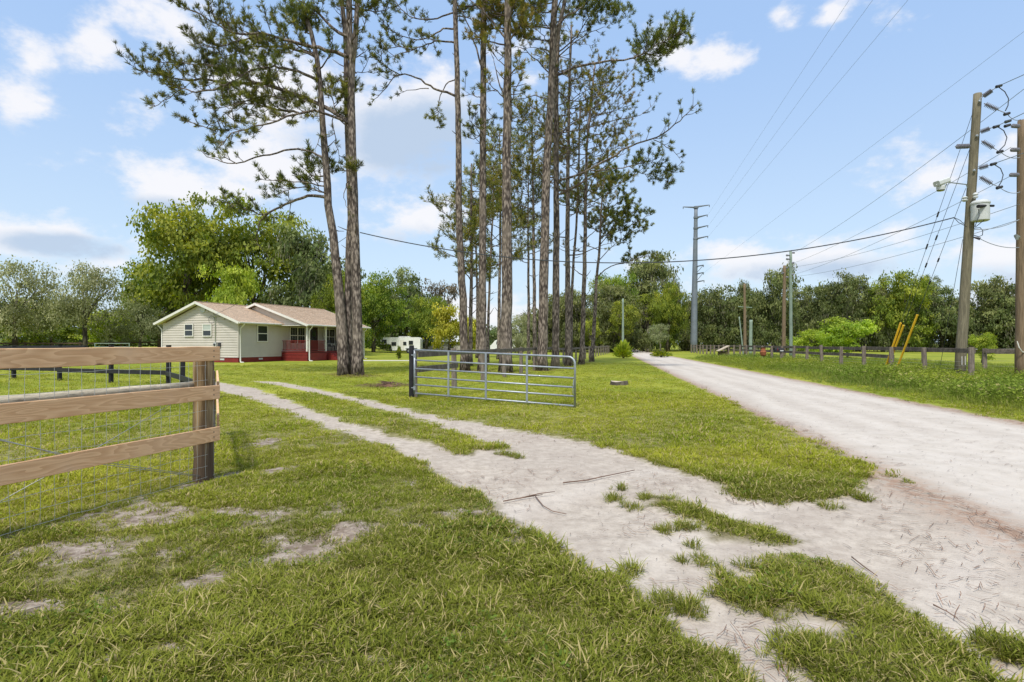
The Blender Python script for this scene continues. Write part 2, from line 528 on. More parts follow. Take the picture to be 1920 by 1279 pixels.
def postwood_mat():
    m_ = bpy.data.materials.new('new_round_post_wood')
    m_.use_nodes = True
    N = NT(m_.node_tree)
    out = N.n('ShaderNodeOutputMaterial'); b = N.n('ShaderNodeBsdfPrincipled')
    N.t.links.new(b.outputs[0], out.inputs[0])
    b.inputs['Roughness'].default_value = 0.85
    b.inputs['Specular IOR Level'].default_value = 0.2
    tc = N.n('ShaderNodeTexCoord').outputs['Object']
    mp = N.n('ShaderNodeMapping'); N.put(mp.inputs['Vector'], tc); mp.inputs['Scale'].default_value = (14, 14, 0.9)
    nf = N.noise(mp.outputs[0], 1.6, 5, 0.6)
    z = N.xyz(tc)[2]
    c = N.mix(N.ramp(nf, 0.35, 0.65), (0.12, 0.075, 0.035), (0.36, 0.26, 0.14))
    wet = N.ramp(N.m('ADD', z, N.m('MULTIPLY', nf, 0.5)), 1.05, 0.5)
    c = N.mix(N.m('MULTIPLY', wet, 0.75), c, (0.075, 0.05, 0.038))
    N.put(b.inputs['Base Color'], c)
    bn = N.n('ShaderNodeBump'); bn.inputs['Distance'].default_value = 0.004
    N.put(bn.inputs['Height'], nf); N.t.links.new(bn.outputs[0], b.inputs['Normal'])
    return m_


M['new_post'] = postwood_mat()

# ------------------------------------------------------------------ ground masks (all in world metres)
def gpoly(pts): return np.array([G(x, y) for x, y in pts])


ROAD_A, ROAD_B, ROAD_K = 3.0, 7.5, 0.165          # left edge, right edge, drift per metre
def road_sd(x, y):
    """positive inside the road"""
    c = 1 / math.sqrt(1 + ROAD_K ** 2)
    nearadj = 0.0
    left = (x - (ROAD_A + ROAD_K * y)) * c
    right = ((ROAD_B + ROAD_K * y) - x) * c
    return np.minimum(left, right)


P_LEFT = gpoly([(380, 716), (406, 716), (478, 728), (525, 744), (575, 764), (637, 787), (691, 802), (750, 819), (837, 837), (869, 848), (897, 851), (935, 858), (975, 870), (1000, 900), (900, 930), (847, 900), (806, 875), (772, 859), (706, 828), (619, 803), (534, 770), (462, 746), (400, 730), (380, 726)])
P_RIGHT = gpoly([(470, 714), (525, 716), (603, 731), (681, 747), (775, 770), (887, 791), (994, 811), (1060, 830), (1000, 870), (944, 836), (900, 822), (837, 806), (784, 784), (712, 766), (644, 750), (587, 736), (525, 723), (487, 717)])
P_APRON = gpoly([(880, 845), (950, 838), (990, 811), (1060, 822), (1125, 834), (1192, 852), (1278, 886), (1335, 905), (1372, 927), (1428, 940), (1512, 939), (1550, 933), (1600, 928), (1622, 905), (1640, 878), (1720, 905), (1920, 985), (2500, 1150), (3400, 1700), (1900, 1700), (1410, 1279), (1372, 1227), (1297, 1200), (1271, 1175), (1222, 1137), (1196, 1107), (1121, 1077), (1072, 1042), (997, 1010), (931, 947), (847, 900)])
I_MAIN = gpoly([(1437, 1040), (1505, 1043), (1587, 1062), (1632, 1096), (1677, 1115), (1700, 1145), (1752, 1175), (1804, 1208), (1850, 1242), (1900, 1300), (1960, 1420), (1720, 1420), (1560, 1300), (1482, 1245), (1467, 1205), (1512, 1190), (1560, 1200), (1590, 1180), (1512, 1150), (1430, 1150), (1350, 1115), (1370, 1085), (1420, 1100), (1440, 1080)])
I_BAND = gpoly([(1203, 924), (1278, 942), (1335, 961), (1428, 984), (1499, 1013), (1484, 1025), (1409, 1013), (1335, 1010), (1316, 980), (1267, 961), (1222, 950)])
I_EAST = gpoly([(1835, 1195), (1900, 1195), (1960, 1215), (1990, 1260), (1930, 1255), (1870, 1225)])
PATCHES = [(120, 1030, 140, 26), (285, 965, 110, 22), (60, 1142, 70, 16), (570, 1030, 95, 34), (655, 1010, 50, 30), (400, 1080, 60, 22), (430, 960, 45, 15), (505, 968, 45, 16), (230, 1140, 60, 16),
           (500, 830, 30, 8), (700, 1235, 40, 16), (160, 1185, 60, 14), (850, 1180, 50, 14), (320, 1040, 50, 12), (470, 1190, 40, 12), (300, 1225, 45, 14)]


def poly_sd(poly, X, Y):
    """signed distance, positive inside"""
    inside = np.zeros(X.shape, bool)
    d2 = np.full(X.shape, 1e9)
    n = len(poly)
    for i in range(n):
        x0, y0 = poly[i]; x1, y1 = poly[(i + 1) % n]
        ex, ey = x1 - x0, y1 - y0
        L = ex * ex + ey * ey + 1e-12
        t = np.clip(((X - x0) * ex + (Y - y0) * ey) / L, 0, 1)
        d2 = np.minimum(d2, (X - x0 - t * ex) ** 2 + (Y - y0 - t * ey) ** 2)
        cond = (y0 > Y) != (y1 > Y)
        xi = (x1 - x0) * (Y - y0) / (y1 - y0 + 1e-12) + x0
        inside ^= cond & (X < xi)
    d = np.sqrt(d2)
    return np.where(inside, d, -d)


def lawn_tip(X, Y):
    return poly_sd(P_APRON, X, Y)


def sand_sd(X, Y):
    """signed distance to bare sand, positive on sand; islands of grass cut out"""
    s = road_sd(X, Y)
    near = (Y < 32) & (Y > 0.3) & (X > -16) & (X < 12)
    out = s.copy()
    xn, yn = X[near], Y[near]
    if xn.size:
        sn = np.maximum(s[near], poly_sd(P_APRON, xn, yn))
        sn = np.maximum(sn, poly_sd(P_LEFT, xn, yn))
        sn = np.maximum(sn, poly_sd(P_RIGHT, xn, yn))
        for isl in (I_MAIN, I_BAND, I_EAST):
            sn = np.minimum(sn, -poly_sd(isl, xn, yn))
        out[near] = sn
    return out


def soil_f(X, Y):
    """0..1, trodden bare soil showing through the foreground turf"""
    so = np.zeros(np.shape(X))
    for px, py, rx, ry in PATCHES:
        cx, cy = G(px, py); ax = rx / F * cy * 1.05; ay = abs(G(px, py - ry)[1] - G(px, py + ry)[1]) * .52
        so = np.maximum(so, 1.3 - np.hypot((X - cx) / ax, (Y - cy) / ay))
    fg = (Y < 8.0) & (X < .7) & (X > -4.2 + .25 * (Y - 4)) & (Y > .5)
    br = (vnoise(X, Y, 1.3, 8) * .45 + vnoise(X, Y, 3.7, 9) * .35 + vnoise(X, Y, 9.0, 10) * .2)
    so = np.maximum(so, np.where(fg, (.425 - br) * 4.0, 0))
    fx = -3.15 + .3 * (Y - 5.9)       # strip of dirt colour and thinner grass along the foot of the board fence
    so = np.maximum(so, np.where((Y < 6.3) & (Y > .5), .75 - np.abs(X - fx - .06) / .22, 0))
    return np.clip(so + ((vnoise(X, Y, 5, 44) - .5) * .6 + (vnoise(X, Y, 15, 45) - .5) * .5) * (so > .02), 0, 1)


def vnoise(x, y, s, seed=0):
    """cheap smooth value noise, 0..1"""
    x = np.asarray(x) * s + seed * 17.3; y = np.asarray(y) * s + seed * 9.1
    xi = np.floor(x); yi = np.floor(y); fx = x - xi; fy = y - yi
    fx = fx * fx * (3 - 2 * fx); fy = fy * fy * (3 - 2 * fy)
    def h(a, b):
        v = np.sin(a * 127.1 + b * 311.7 + seed) * 43758.5453
        return v - np.floor(v)
    return (h(xi, yi) * (1 - fx) + h(xi + 1, yi) * fx) * (1 - fy) + (h(xi, yi + 1) * (1 - fx) + h(xi + 1, yi + 1) * fx) * fy


def lush_f(X, Y):
    """how bright the turf is: mown lawn and paddock bright, the trodden strip by the gate dull"""
    px = 960 + F * X / np.maximum(Y, .3)
    lawn = smooth(X - (-2.6 + 0.0 * Y), 0, 1.2) * smooth(Y, 6.2, 8.5)
    tip = ((X - (ROAD_A + ROAD_K * Y)) < 0) & (Y > 5.2) & (X > 1.0)
    lawn = np.maximum(lawn, np.where(tip, smooth(Y, 5.2, 6.6), 0))
    fence_x = -3.82 + 0.294 * (Y - 3.9)
    pad = smooth(fence_x - X, 0.05, 0.5) * smooth(Y, 1.5, 4)
    mid = 0.55 * smooth(-X, 0.0, 1.4) * smooth(Y, 3.5, 5.5)
    return np.clip(np.maximum(np.maximum(lawn, pad), mid), 0, 1)


def turf_mat():
    m_ = bpy.data.materials.new('turf_and_sand')
    m_.use_nodes = True
    N = NT(m_.node_tree)
    out = N.n('ShaderNodeOutputMaterial'); b = N.n('ShaderNodeBsdfPrincipled')
    N.t.links.new(b.outputs[0], out.inputs[0])
    b.inputs['Roughness'].default_value = 0.95
    b.inputs['Specular IOR Level'].default_value = 0.1
    pos = N.n('ShaderNodeNewGeometry').outputs['Position']
    sd = N.attr('sandd').outputs['Fac']
    lush = N.attr('lush').outputs['Fac']
    straw = N.attr('straw').outputs['Fac']
    n1 = N.noise(pos, 1.6, 5, 0.6)
    n2 = N.noise(pos, 9.0, 5, 0.65)
    n3 = N.noise(pos, 55.0, 4, 0.7)
    n0 = N.noise(pos, 0.22, 4, 0.55)
    coarse = N.attr('coarse').outputs['Fac']
    edge = N.m('ADD', sd, N.m('MULTIPLY', coarse, N.m('ADD', N.m('MULTIPLY', N.m('SUBTRACT', n1, 0.5), 0.55), N.m('MULTIPLY', N.m('SUBTRACT', n2, 0.5), 0.4))))
    smask = N.ramp(edge, -0.10, 0.10)
    # sand
    sand = N.mix(N.ramp(n2, 0.3, 0.7), (0.36, 0.31, 0.255), (0.52, 0.46, 0.385))
    sand = N.mix(N.m('MULTIPLY', N.ramp(n1, 0.42, 0.68), 0.4), sand, (0.32, 0.265, 0.22))
    sand = N.mix(N.m('MULTIPLY', N.ramp(n3, 0.5, 0.7), 0.45), sand, (0.24, 0.19, 0.155))
    rd = N.attr('road').outputs['Fac']
    sand = N.mix(N.m('MULTIPLY', rd, 0.75), sand, N.mix(N.ramp(N.noise(pos, 3.0, 5, 0.6), 0.3, 0.7), (0.46, 0.415, 0.36), (0.55, 0.505, 0.45)))
    sp = N.n('ShaderNodeTexVoronoi', feature='F1'); N.put(sp.inputs['Vector'], pos); sp.inputs['Scale'].default_value = 16.0
    sand = N.mix(N.m('MULTIPLY', N.ramp(sp.outputs['Distance'], 0.16, 0.07), N.ramp(n1, 0.4, 0.6)), sand, (0.20, 0.15, 0.115))
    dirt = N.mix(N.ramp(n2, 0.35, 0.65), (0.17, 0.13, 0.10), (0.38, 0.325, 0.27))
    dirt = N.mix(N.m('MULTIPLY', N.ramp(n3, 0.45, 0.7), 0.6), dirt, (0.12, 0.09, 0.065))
    tr_ = N.attr('track').outputs['Fac']
    sand = N.mix(N.m('MULTIPLY', tr_, N.ramp(n1, 0.3, 0.6, 0.1, 0.4)), sand, (0.57, 0.52, 0.46))
    sand = N.mix(N.m('MULTIPLY', N.m('SUBTRACT', 1.0, tr_), N.m('MULTIPLY', N.ramp(n0, 0.4, 0.6), 0.35)), sand, (0.36, 0.31, 0.265))
    sand = N.mix(N.m('MULTIPLY', straw, N.ramp(n2, 0.35, 0.6)), sand, (0.30, 0.19, 0.13))
    # thatch and soil between the grass blades
    soil = N.mix(N.ramp(n2, 0.35, 0.65), (0.13, 0.105, 0.06), (0.27, 0.225, 0.15))
    lo = N.mix(N.ramp(n1, 0.3, 0.7), (0.15, 0.17, 0.04), (0.22, 0.215, 0.075))
    hi = N.mix(N.ramp(n0, 0.35, 0.65), (0.20, 0.235, 0.022), (0.33, 0.335, 0.045))
    hi = N.mix(N.m('MULTIPLY', N.ramp(n1, 0.4, 0.7), 0.45), hi, (0.10, 0.16, 0.02))
    hi = N.mix(N.m('MULTIPLY', N.ramp(N.noise(pos, 0.55, 4, 0.6), 0.52, 0.72), 0.45), hi, (0.23, 0.215, 0.075))
    g = N.mix(lush, lo, hi)
    g = N.mix(N.m('MULTIPLY', N.ramp(n3, 0.45, 0.75), 0.45), g, (0.09, 0.12, 0.02))
    near = N.ramp(N.vm('LENGTH', pos), 7.0, 17.0)
    g = N.mix(near, N.mix(0.22, soil, g), g)
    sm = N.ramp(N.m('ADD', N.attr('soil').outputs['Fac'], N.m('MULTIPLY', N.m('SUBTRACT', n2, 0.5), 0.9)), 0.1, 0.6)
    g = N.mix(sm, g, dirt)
    c = N.mix(smask, g, sand)
    N.put(b.inputs['Base Color'], c)
    bn = N.n('ShaderNodeBump'); bn.inputs['Distance'].default_value = 0.012; bn.inputs['Strength'].default_value = 0.7
    n4 = N.noise(pos, 26.0, 4, 0.7)
    N.put(bn.inputs['Height'], N.m('ADD', N.m('ADD', N.m('MULTIPLY', n2, 0.25), N.m('MULTIPLY', n4, 0.6)), N.m('MULTIPLY', n3, 0.45)))
    N.t.links.new(bn.outputs[0], b.inputs['Normal'])
    return m_


M['turf'] = turf_mat()


def build_ground():
    r = [0.4]
    while r[-1] < 4000:
        q = r[-1]
        r.append(q * (1.05 if q < 1.8 else 1.0125 if q < 45 else 1.03 if q < 200 else 1.15))
    r = np.array(r)
    a = np.concatenate([np.linspace(-48, 48, 430), np.linspace(48, 312, 70)[1:-1]]) * PI / 180
    A, RR = np.meshgrid(a, r)
    X = (RR * np.sin(A)).ravel(); Y = (RR * np.cos(A)).ravel()
    n, k = len(r), len(a)
    Z = gz(X, Y)
    sd = sand_sd(X, Y)
    jag = (vnoise(X, Y, 2.2, 3) - .5) * .25
    # sand lies a little lower than the turf beside it
    Z = Z - 0.022 * smooth(sd + jag, -0.1, 0.12) * np.exp(-(np.hypot(X, Y) / 30) ** 2)
    Z = Z + 0.005 * (vnoise(X, Y, 9, 1) - .5) * (np.hypot(X, Y) < 14) + 0.010 * (vnoise(X, Y, 2.1, 2) - .5) * (np.hypot(X, Y) < 18)
    V = np.stack([X, Y, Z], 1)
    i = np.arange(n - 1)[:, None] * k; j = np.arange(k)[None, :]; j2 = (j + 1) % k
    faces = np.stack([(i + j).ravel(), (i + j2).ravel(), (i + k + j2).ravel(), (i + k + j).ravel()], 1)
    faces = faces[:, ::-1]
    V = np.vstack([V, [[0, 0, gzf(0, 0)]]])
    c = len(V) - 1
    lush = np.append(lush_f(X, Y), .5)
    rs = road_sd(X, Y)
    straw = np.exp(-(np.abs(rs) / (0.28 + 0.004 * np.hypot(X, Y))) ** 2) * (Y > 3.5)
    road = smooth(rs, 0.0, 0.5)
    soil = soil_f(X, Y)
    fine = np.clip(np.hypot(X, Y) / 10, .22, 1)
    wob = (vnoise(X, Y, .3, 71) - .5) * .5
    track = sum(np.exp(-((rs - q + wob) / .28) ** 2) for q in (1.0, 2.0))
    for q in (.35, 1.9, 3.3):      # lines swinging from the road into the drive mouth
        cx_, cy_ = 7.6, -1.5
        track = track + np.exp(-((np.hypot(X - cx_, (Y - cy_)) - 6.6 - q) / .22) ** 2) * (X < 3.6) * (Y < 8)
    track = np.clip(track, 0, 1)
    me = np_mesh('ground', V, faces, M['turf'], {'sandd': ('POINT', np.append(np.clip(sd, -3, 3), 0)), 'lush': ('POINT', lush),
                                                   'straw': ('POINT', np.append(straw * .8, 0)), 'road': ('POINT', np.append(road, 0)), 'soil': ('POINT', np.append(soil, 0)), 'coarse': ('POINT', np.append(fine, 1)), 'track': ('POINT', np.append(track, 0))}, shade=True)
    link('ground', me, kind='structure')


build_ground()

# ------------------------------------------------------------------ grass
def grass_mat(name, c_lo, c_hi, c_dry, dry=0.25):
    m_ = bpy.data.materials.new(name)
    m_.use_nodes = True
    N = NT(m_.node_tree)
    out = N.n('ShaderNodeOutputMaterial')
    tint = N.attr('tint').outputs['Fac']
    it = N.attr('itint', 'INSTANCER').outputs['Fac']
    lush = N.attr('ilush', 'INSTANCER').outputs['Fac']
    c = N.mix(N.m('MULTIPLY', N.m('ADD', tint, it), 0.5), c_lo, c_hi)
    c = N.mix(lush, c, N.mix(it, (0.185, 0.25, 0.016), (0.42, 0.425, 0.04)))
    c = N.mix(N.ramp(tint, 1.0 - dry, 1.0 - dry * 0.6), c, c_dry)
    d = N.n('ShaderNodeBsdfPrincipled'); N.put(d.inputs['Base Color'], c)
    d.inputs['Roughness'].default_value = 0.7; d.inputs['Specular IOR Level'].default_value = 0.12
    tr = N.n('ShaderNodeBsdfTranslucent'); N.put(tr.inputs[0], c)
    mx = N.n('ShaderNodeMixShader'); mx.inputs[0].default_value = 0.35
    N.t.links.new(d.outputs[0], mx.inputs[1]); N.t.links.new(tr.outputs[0], mx.inputs[2]); N.t.links.new(mx.outputs[0], out.inputs[0])
    return m_


M['grass'] = grass_mat('grass_blades', (0.085, 0.115, 0.012), (0.33, 0.35, 0.05), (0.50, 0.41, 0.19), 0.24)
M['weeds'] = grass_mat('weed_leaves', (0.09, 0.16, 0.025), (0.22, 0.31, 0.045), (0.36, 0.34, 0.12), 0.18)


def tuft_mesh(name, seed, n, h, spread, width, material, droop=0.5):
    rg = np.random.default_rng(seed)
    V, Fc, T = [], [], []
    for i in range(n):
        a = rg.uniform(0, 2 * PI); rr = spread * math.sqrt(rg.random())
        b = np.array([rr * math.cos(a), rr * math.sin(a), -0.01])
        a2 = a + rg.normal(0, 0.9); lean = rg.uniform(0.15, 1.0) * droop
        hh = h * rg.uniform(0.45, 1.15)
        out = np.array([math.cos(a2), math.sin(a2), 0]); side = np.array([-math.sin(a2), math.cos(a2), 0])
        w = width * rg.uniform(0.6, 1.3)
        k = len(V)
        for t, ww in ((0, 1.0), (0.45, 0.9), (0.8, 0.55)):
            c = b + out * hh * lean * t ** 1.8 * 1.3 + np.array([0, 0, hh * (t - 0.35 * lean * t * t)])
            V += [c - side * w * ww / 2, c + side * w * ww / 2]
        V.append(b + out * hh * lean * 1.3 + np.array([0, 0, hh * (1 - 0.42 * lean)]))
        Fc += [(k, k + 1, k + 3, k + 2), (k + 2, k + 3, k + 5, k + 4), (k + 4, k + 5, k + 6, k + 6)]
        T += [rg.random()] * 7
    me = bpy.data.meshes.new(name)
    me.from_pydata([tuple(v) for v in V], [], [f if f[2] != f[3] else f[:3] for f in Fc])
    me.materials.append(material)
    at = me.attributes.new('tint', 'FLOAT', 'POINT'); at.data.foreach_set('value', np.array(T, dtype=np.float32))
    return me


def weed_mesh(name, seed, n, h, spread, leaf, material):
    """bushy weed: stems with leaves"""
    rg = np.random.default_rng(seed)
    V, Fc, T = [], [], []
    for i in range(n):
        a = rg.uniform(0, 2 * PI); rr = spread * math.sqrt(rg.random())
        z = h * rg.uniform(0.12, 1.0) * (1 - 0.5 * (rr / spread) ** 2)
        c = np.array([rr * math.cos(a), rr * math.sin(a), z])
        d = rg.normal(size=3); d[2] = abs(d[2]) * .6; d /= np.linalg.norm(d)
        s_ = np.cross(d, rg.normal(size=3)); s_ /= np.linalg.norm(s_)
        L = leaf * rg.uniform(.6, 1.4)
        k = len(V)
        V += [c, c + d * L * .5 + s_ * L * .28, c + d * L, c + d * L * .5 - s_ * L * .28]
        Fc.append((k, k + 1, k + 2, k + 3)); T += [rg.random()] * 4
    me = bpy.data.meshes.new(name)
    me.from_pydata([tuple(v) for v in V], [], Fc)
    me.materials.append(material)
    at = me.attributes.new('tint', 'FLOAT', 'POINT'); at.data.foreach_set('value', np.array(T, dtype=np.float32))
    return me


def scatter(name, src, pts, rot, scl, it, lush):
    """one point mesh whose geometry nodes put the source tuft on every point"""
    me = bpy.data.meshes.new(name)
    me.vertices.add(len(pts)); me.vertices.foreach_set('co', np.ascontiguousarray(pts, dtype=np.float32).ravel())
    for nm, arr in (('itint', it), ('ilush', lush), ('iscl', scl)):
        at = me.attributes.new(nm, 'FLOAT', 'POINT'); at.data.foreach_set('value', np.ascontiguousarray(arr, dtype=np.float32))
    at = me.attributes.new('irot', 'FLOAT_VECTOR', 'POINT'); at.data.foreach_set('vector', np.ascontiguousarray(rot, dtype=np.float32).ravel())
    o = bpy.data.objects.new(name, me)
    COL.objects.link(o)
    ng = bpy.data.node_groups.new(name + '_scatter', 'GeometryNodeTree')
    ng.interface.new_socket('Geometry', in_out='INPUT', socket_type='NodeSocketGeometry')
    ng.interface.new_socket('Geometry', in_out='OUTPUT', socket_type='NodeSocketGeometry')
    gi = ng.nodes.new('NodeGroupInput'); go = ng.nodes.new('NodeGroupOutput')
    oi = ng.nodes.new('GeometryNodeObjectInfo'); oi.inputs['Object'].default_value = src; oi.inputs['As Instance'].default_value = True
    iop = ng.nodes.new('GeometryNodeInstanceOnPoints')
    def na(nm, t):
        nd = ng.nodes.new('GeometryNodeInputNamedAttribute'); nd.data_type = t; nd.inputs['Name'].default_value = nm
        return nd.outputs['Attribute']
    er = ng.nodes.new('FunctionNodeEulerToRotation')
    ng.links.new(na('irot', 'FLOAT_VECTOR'), er.inputs[0])
    ng.links.new(gi.outputs[0], iop.inputs['Points'])
    ng.links.new(oi.outputs['Geometry'], iop.inputs['Instance'])
    ng.links.new(er.outputs[0], iop.inputs['Rotation'])
    ng.links.new(na('iscl', 'FLOAT'), iop.inputs['Scale'])
    ng.links.new(iop.outputs[0], go.inputs[0])
    md = o.modifiers.new('scatter', 'NODES'); md.node_group = ng
    return o


rng = np.random.default_rng(11)


def cand(n, rmin, rmax, amax=46, power=0.0):
    """random ground points in a wedge, density falling as r**-power"""
    u = rng.random(n)
    if power == 0: r_ = np.sqrt(rmin ** 2 + u * (rmax ** 2 - rmin ** 2))
    else:
        e = 2 - power
        r_ = (rmin ** e + u * (rmax ** e - rmin ** e)) ** (1 / e) if abs(e) > 1e-6 else rmin * (rmax / rmin) ** u
    a_ = np.radians(rng.uniform(-amax, amax, n))
    return r_ * np.sin(a_), r_ * np.cos(a_)


def place(name, src_me, n, rmin, rmax, power, thr, smin, smax, label, amax=46, keep=None, lushmul=1.0, tilt=0.25):
    X, Y = cand(n, rmin, rmax, amax, power)
    kf = np.clip(np.hypot(X, Y) / 10, .25, 1)
    sd = sand_sd(X, Y) + kf * ((vnoise(X, Y, 3.1, 5) - .5) * .34 + (vnoise(X, Y, 11, 6) - .5) * .26)
    ok = (sd < thr * kf) & (rng.random(n) > soil_f(X, Y) * .93) & (rng.random(n) < smooth(-sd, 0, .22 * kf) * .75 + .25)
    if keep is not None: ok &= keep(X, Y)
    X, Y = X[ok], Y[ok]; sd = sd[ok]
    n = len(X)
    s = rng.uniform(smin, smax, n) * np.clip(0.35 + vnoise(X, Y, 1.7, 12) * .7 + vnoise(X, Y, 6, 13) * .55, .45, 1.35) * (1 - .35 * soil_f(X, Y))
    rot = np.stack([rng.normal(0, tilt, n), rng.normal(0, tilt, n), rng.uniform(0, 2 * PI, n)], 1)
    it = np.clip(vnoise(X, Y, .8, 4) * .7 + rng.random(n) * .5 - .1, 0, 1)
    src = link('grass_tuft', src_me, label='single low tuft of green grass in the turf, source of the lawn growth', kind='stuff')
    src.location = (X[0], Y[0], gzf(X[0], Y[0]))
    o = scatter(name, src, np.stack([X, Y, gz(X, Y) - .004], 1), rot, s, it, lush_f(X, Y) * lushmul)
    tag(o, label, 'grass', kind='stuff')
    return o


g_near = [tuft_mesh('grass_tuft', 21 + i, 30, 0.058, 0.06, 0.0066, M['grass'], 1.45) for i in range(3)]
g_mid = [tuft_mesh('grass_tuft', 31 + i, 34, 0.045, 0.09, 0.008, M['grass'], 1.1) for i in range(2)]
g_far = [tuft_mesh('grass_tuft', 41 + i, 30, 0.045, 0.20, 0.014, M['grass'], 1.0) for i in range(2)]
for i, me in enumerate(g_near):
    place('foreground_grass', me, 13500, 1.9, 8.0, 1.1, -0.02, 0.55, 1.15, 'coarse green and straw-coloured grass blades covering the foreground turf')
for i, me in enumerate(g_mid):
    place('lawn_grass', me, 24000, 5.0, 17, 1.0, -0.03, 0.6, 1.1, 'short mown lawn grass around the driveway ruts and the gate')
for i, me in enumerate(g_far):
    place('lawn_grass', me, 15000, 13, 42, 1.0, -0.1, 0.6, 1.0, 'mown grass of the far lawn and paddock')
def on_fg(X, Y): return (vnoise(X, Y, 1.9, 91) > .62) & (Y < 9)
for i, me in enumerate([weed_mesh('weed_tuft', 93 + k, 26, .04, .07, .022, M['weeds']) for k in range(2)]):
    place('broadleaf_weeds', me, 2600, 1.9, 9.0, 1.1, -0.05, 0.6, 1.2, 'low broad-leaved weeds mixed into the foreground turf', keep=on_fg, lushmul=.6)
# clumps on the bare apron
CL = [(1157, 912, .12), (1153, 932, .16), (1183, 949, .15), (1252, 992, .14), (1275, 985, .15), (1300, 988, .1), (1185, 1078, .16), (1265, 1135, .2), (1250, 1120, .12), (1290, 1140, .16), (1240, 952, .15), (1215, 935, .16), (1255, 938, .15),
      (1380, 1110, .2), (1410, 1130, .22), (1440, 1140, .22), (1400, 1060, .14), (1360, 1080, .1), (1465, 1065, .2), (1490, 1100, .2), (1310, 1045, .1), (1285, 1052, .08), (960, 852, .14), (975, 856, .12), (1000, 1005, .12), (985, 1000, .14),
      (1500, 1215, .25), (1530, 1225, .25), (1500, 1245, .25), (1860, 1205, .2), (1895, 1218, .2), (1240, 868, .18), (1262, 874, .14), (1620, 935, .16), (1560, 950, .16), (940, 850, .14), (300, 1178, .12), (1295, 1020, .08), (1330, 1060, .09)]
px_, it_, sc_ = [], [], []
for x, y, s in CL:
    cx, cy = G(x, y)
    s *= .62
    for k in range(int(14 * s / .12)):
        a, q = rng.uniform(0, 2 * PI), s * math.sqrt(rng.random())
        px_.append((cx + q * math.cos(a), cy + q * math.sin(a), gzf(cx, cy) - .012)); it_.append(rng.random()); sc_.append(rng.uniform(.5, 1.05) * (1.15 - q / s * .5))
n = len(px_)
clsrc = link('grass_tuft', tuft_mesh('grass_tuft', 77, 26, .09, .05, .006, M['grass'], 1.1), label='single green grass tuft on the bare sand, source of the clumps', kind='stuff')
clsrc.location = px_[0]
tag(scatter('grass_clumps', clsrc, np.array(px_), np.stack([rng.normal(0, .3, n), rng.normal(0, .3, n), rng.uniform(0, 6.28, n)], 1), np.array(sc_), np.array(it_), np.zeros(n)),
    'scattered dark green grass clumps on the bare sand of the driveway mouth', 'grass', kind='stuff')

# rank verge between road and right-hand fence
def verge(X, Y): return (road_sd(X, Y) < -0.15) & (X > ROAD_B + ROAD_K * Y)
w1 = weed_mesh('weed_tuft', 5, 130, 0.42, 0.34, 0.05, M['weeds'])
w2 = tuft_mesh('weed_tuft', 6, 46, 0.30, 0.17, 0.012, M['weeds'], .8)
def strip(name, me, n, keepf, smin, smax, label, amax=44, rmin=11, rmax=60, lush=.5):
    X, Y = cand(n, rmin, rmax, amax, 1.0)
    ok = keepf(X, Y); X, Y = X[ok], Y[ok]; n = len(X)
    src = link('grass_tuft', me, label='single leafy weed in the road verge, source of the verge growth', kind='stuff')
    src.location = (X[0], Y[0], 0)
    s = rng.uniform(smin, smax, n) * np.clip(.35 + smooth(-road_sd(X, Y), 0.1, 2.2), .35, 1.2) * (0.6 + .7 * vnoise(X, Y, .6, 21))
    o = scatter(name, src, np.stack([X, Y, gz(X, Y) - .02], 1), np.stack([rng.normal(0, .12, n), rng.normal(0, .12, n), rng.uniform(0, 6.28, n)], 1), s,
                np.clip(vnoise(X, Y, .5, 31) * .8 + rng.random(n) * .3, 0, 1), np.full(n, lush) * vnoise(X, Y, .35, 33) * 1.6)
    tag(o, label, 'weeds', kind='stuff')
strip('verge_weeds', w1, 26000, lambda X, Y: verge(X, Y) & (X < 15.8 + ROAD_K * Y) & ((vnoise(X, Y, .45, 55) > .38) | (X > 11.6 + ROAD_K * Y)) & (X > 8.9 + ROAD_K * Y), .5, 1.25, 'leafy dark green weeds growing up along the right-hand fence')
strip('verge_grass', w2, 34000, lambda X, Y: verge(X, Y) & (X < 24 + ROAD_K * Y), .45, 1.05, 'rough uncut grass on the verge right of the white road')

# dry pine straw and twigs lying on sand
def litter(name, n, keepf, material, label, rmin=2.2, rmax=24, L=.07, align=None, w=.0011):
    X, Y = cand(n, rmin, rmax, 44, 1.2)
    ok = keepf(X, Y); X, Y = X[ok], Y[ok]; n = len(X)
    a = rng.uniform(0, PI, n) if align is None else rng.normal(align, .55, n)
    L_ = L * np.clip(rng.lognormal(-.25, .6, n), .2, 3) * (1 + np.hypot(X, Y) * .03)
    w_ = w * (1 + np.hypot(X, Y) * .16)
    dx_, dy_ = np.cos(a), np.sin(a)
    Z = gz(X, Y) - .022 + .012
    bend = rng.normal(0, .05, n) * L_
    C0 = np.stack([X - dx_ * L_ / 2, Y - dy_ * L_ / 2, Z + .004], 1); C1 = np.stack([X - dy_ * bend, Y + dx_ * bend, Z + .006], 1); C2 = np.stack([X + dx_ * L_ / 2, Y + dy_ * L_ / 2, Z + .004], 1)
    S = np.stack([-dy_ * w_, dx_ * w_, np.zeros(n)], 1)
    V = np.stack([C0 - S, C0 + S, C1 + S, C1 - S, C2 + S, C2 - S], 1).reshape(-1, 3)
    i = np.arange(n)[:, None] * 6
    faces = np.concatenate([i + np.array([[0, 1, 2, 3]]), i + np.array([[3, 2, 4, 5]])])
    link(name, np_mesh(name, V, faces, material), label=label, cat='plant litter', kind='stuff')


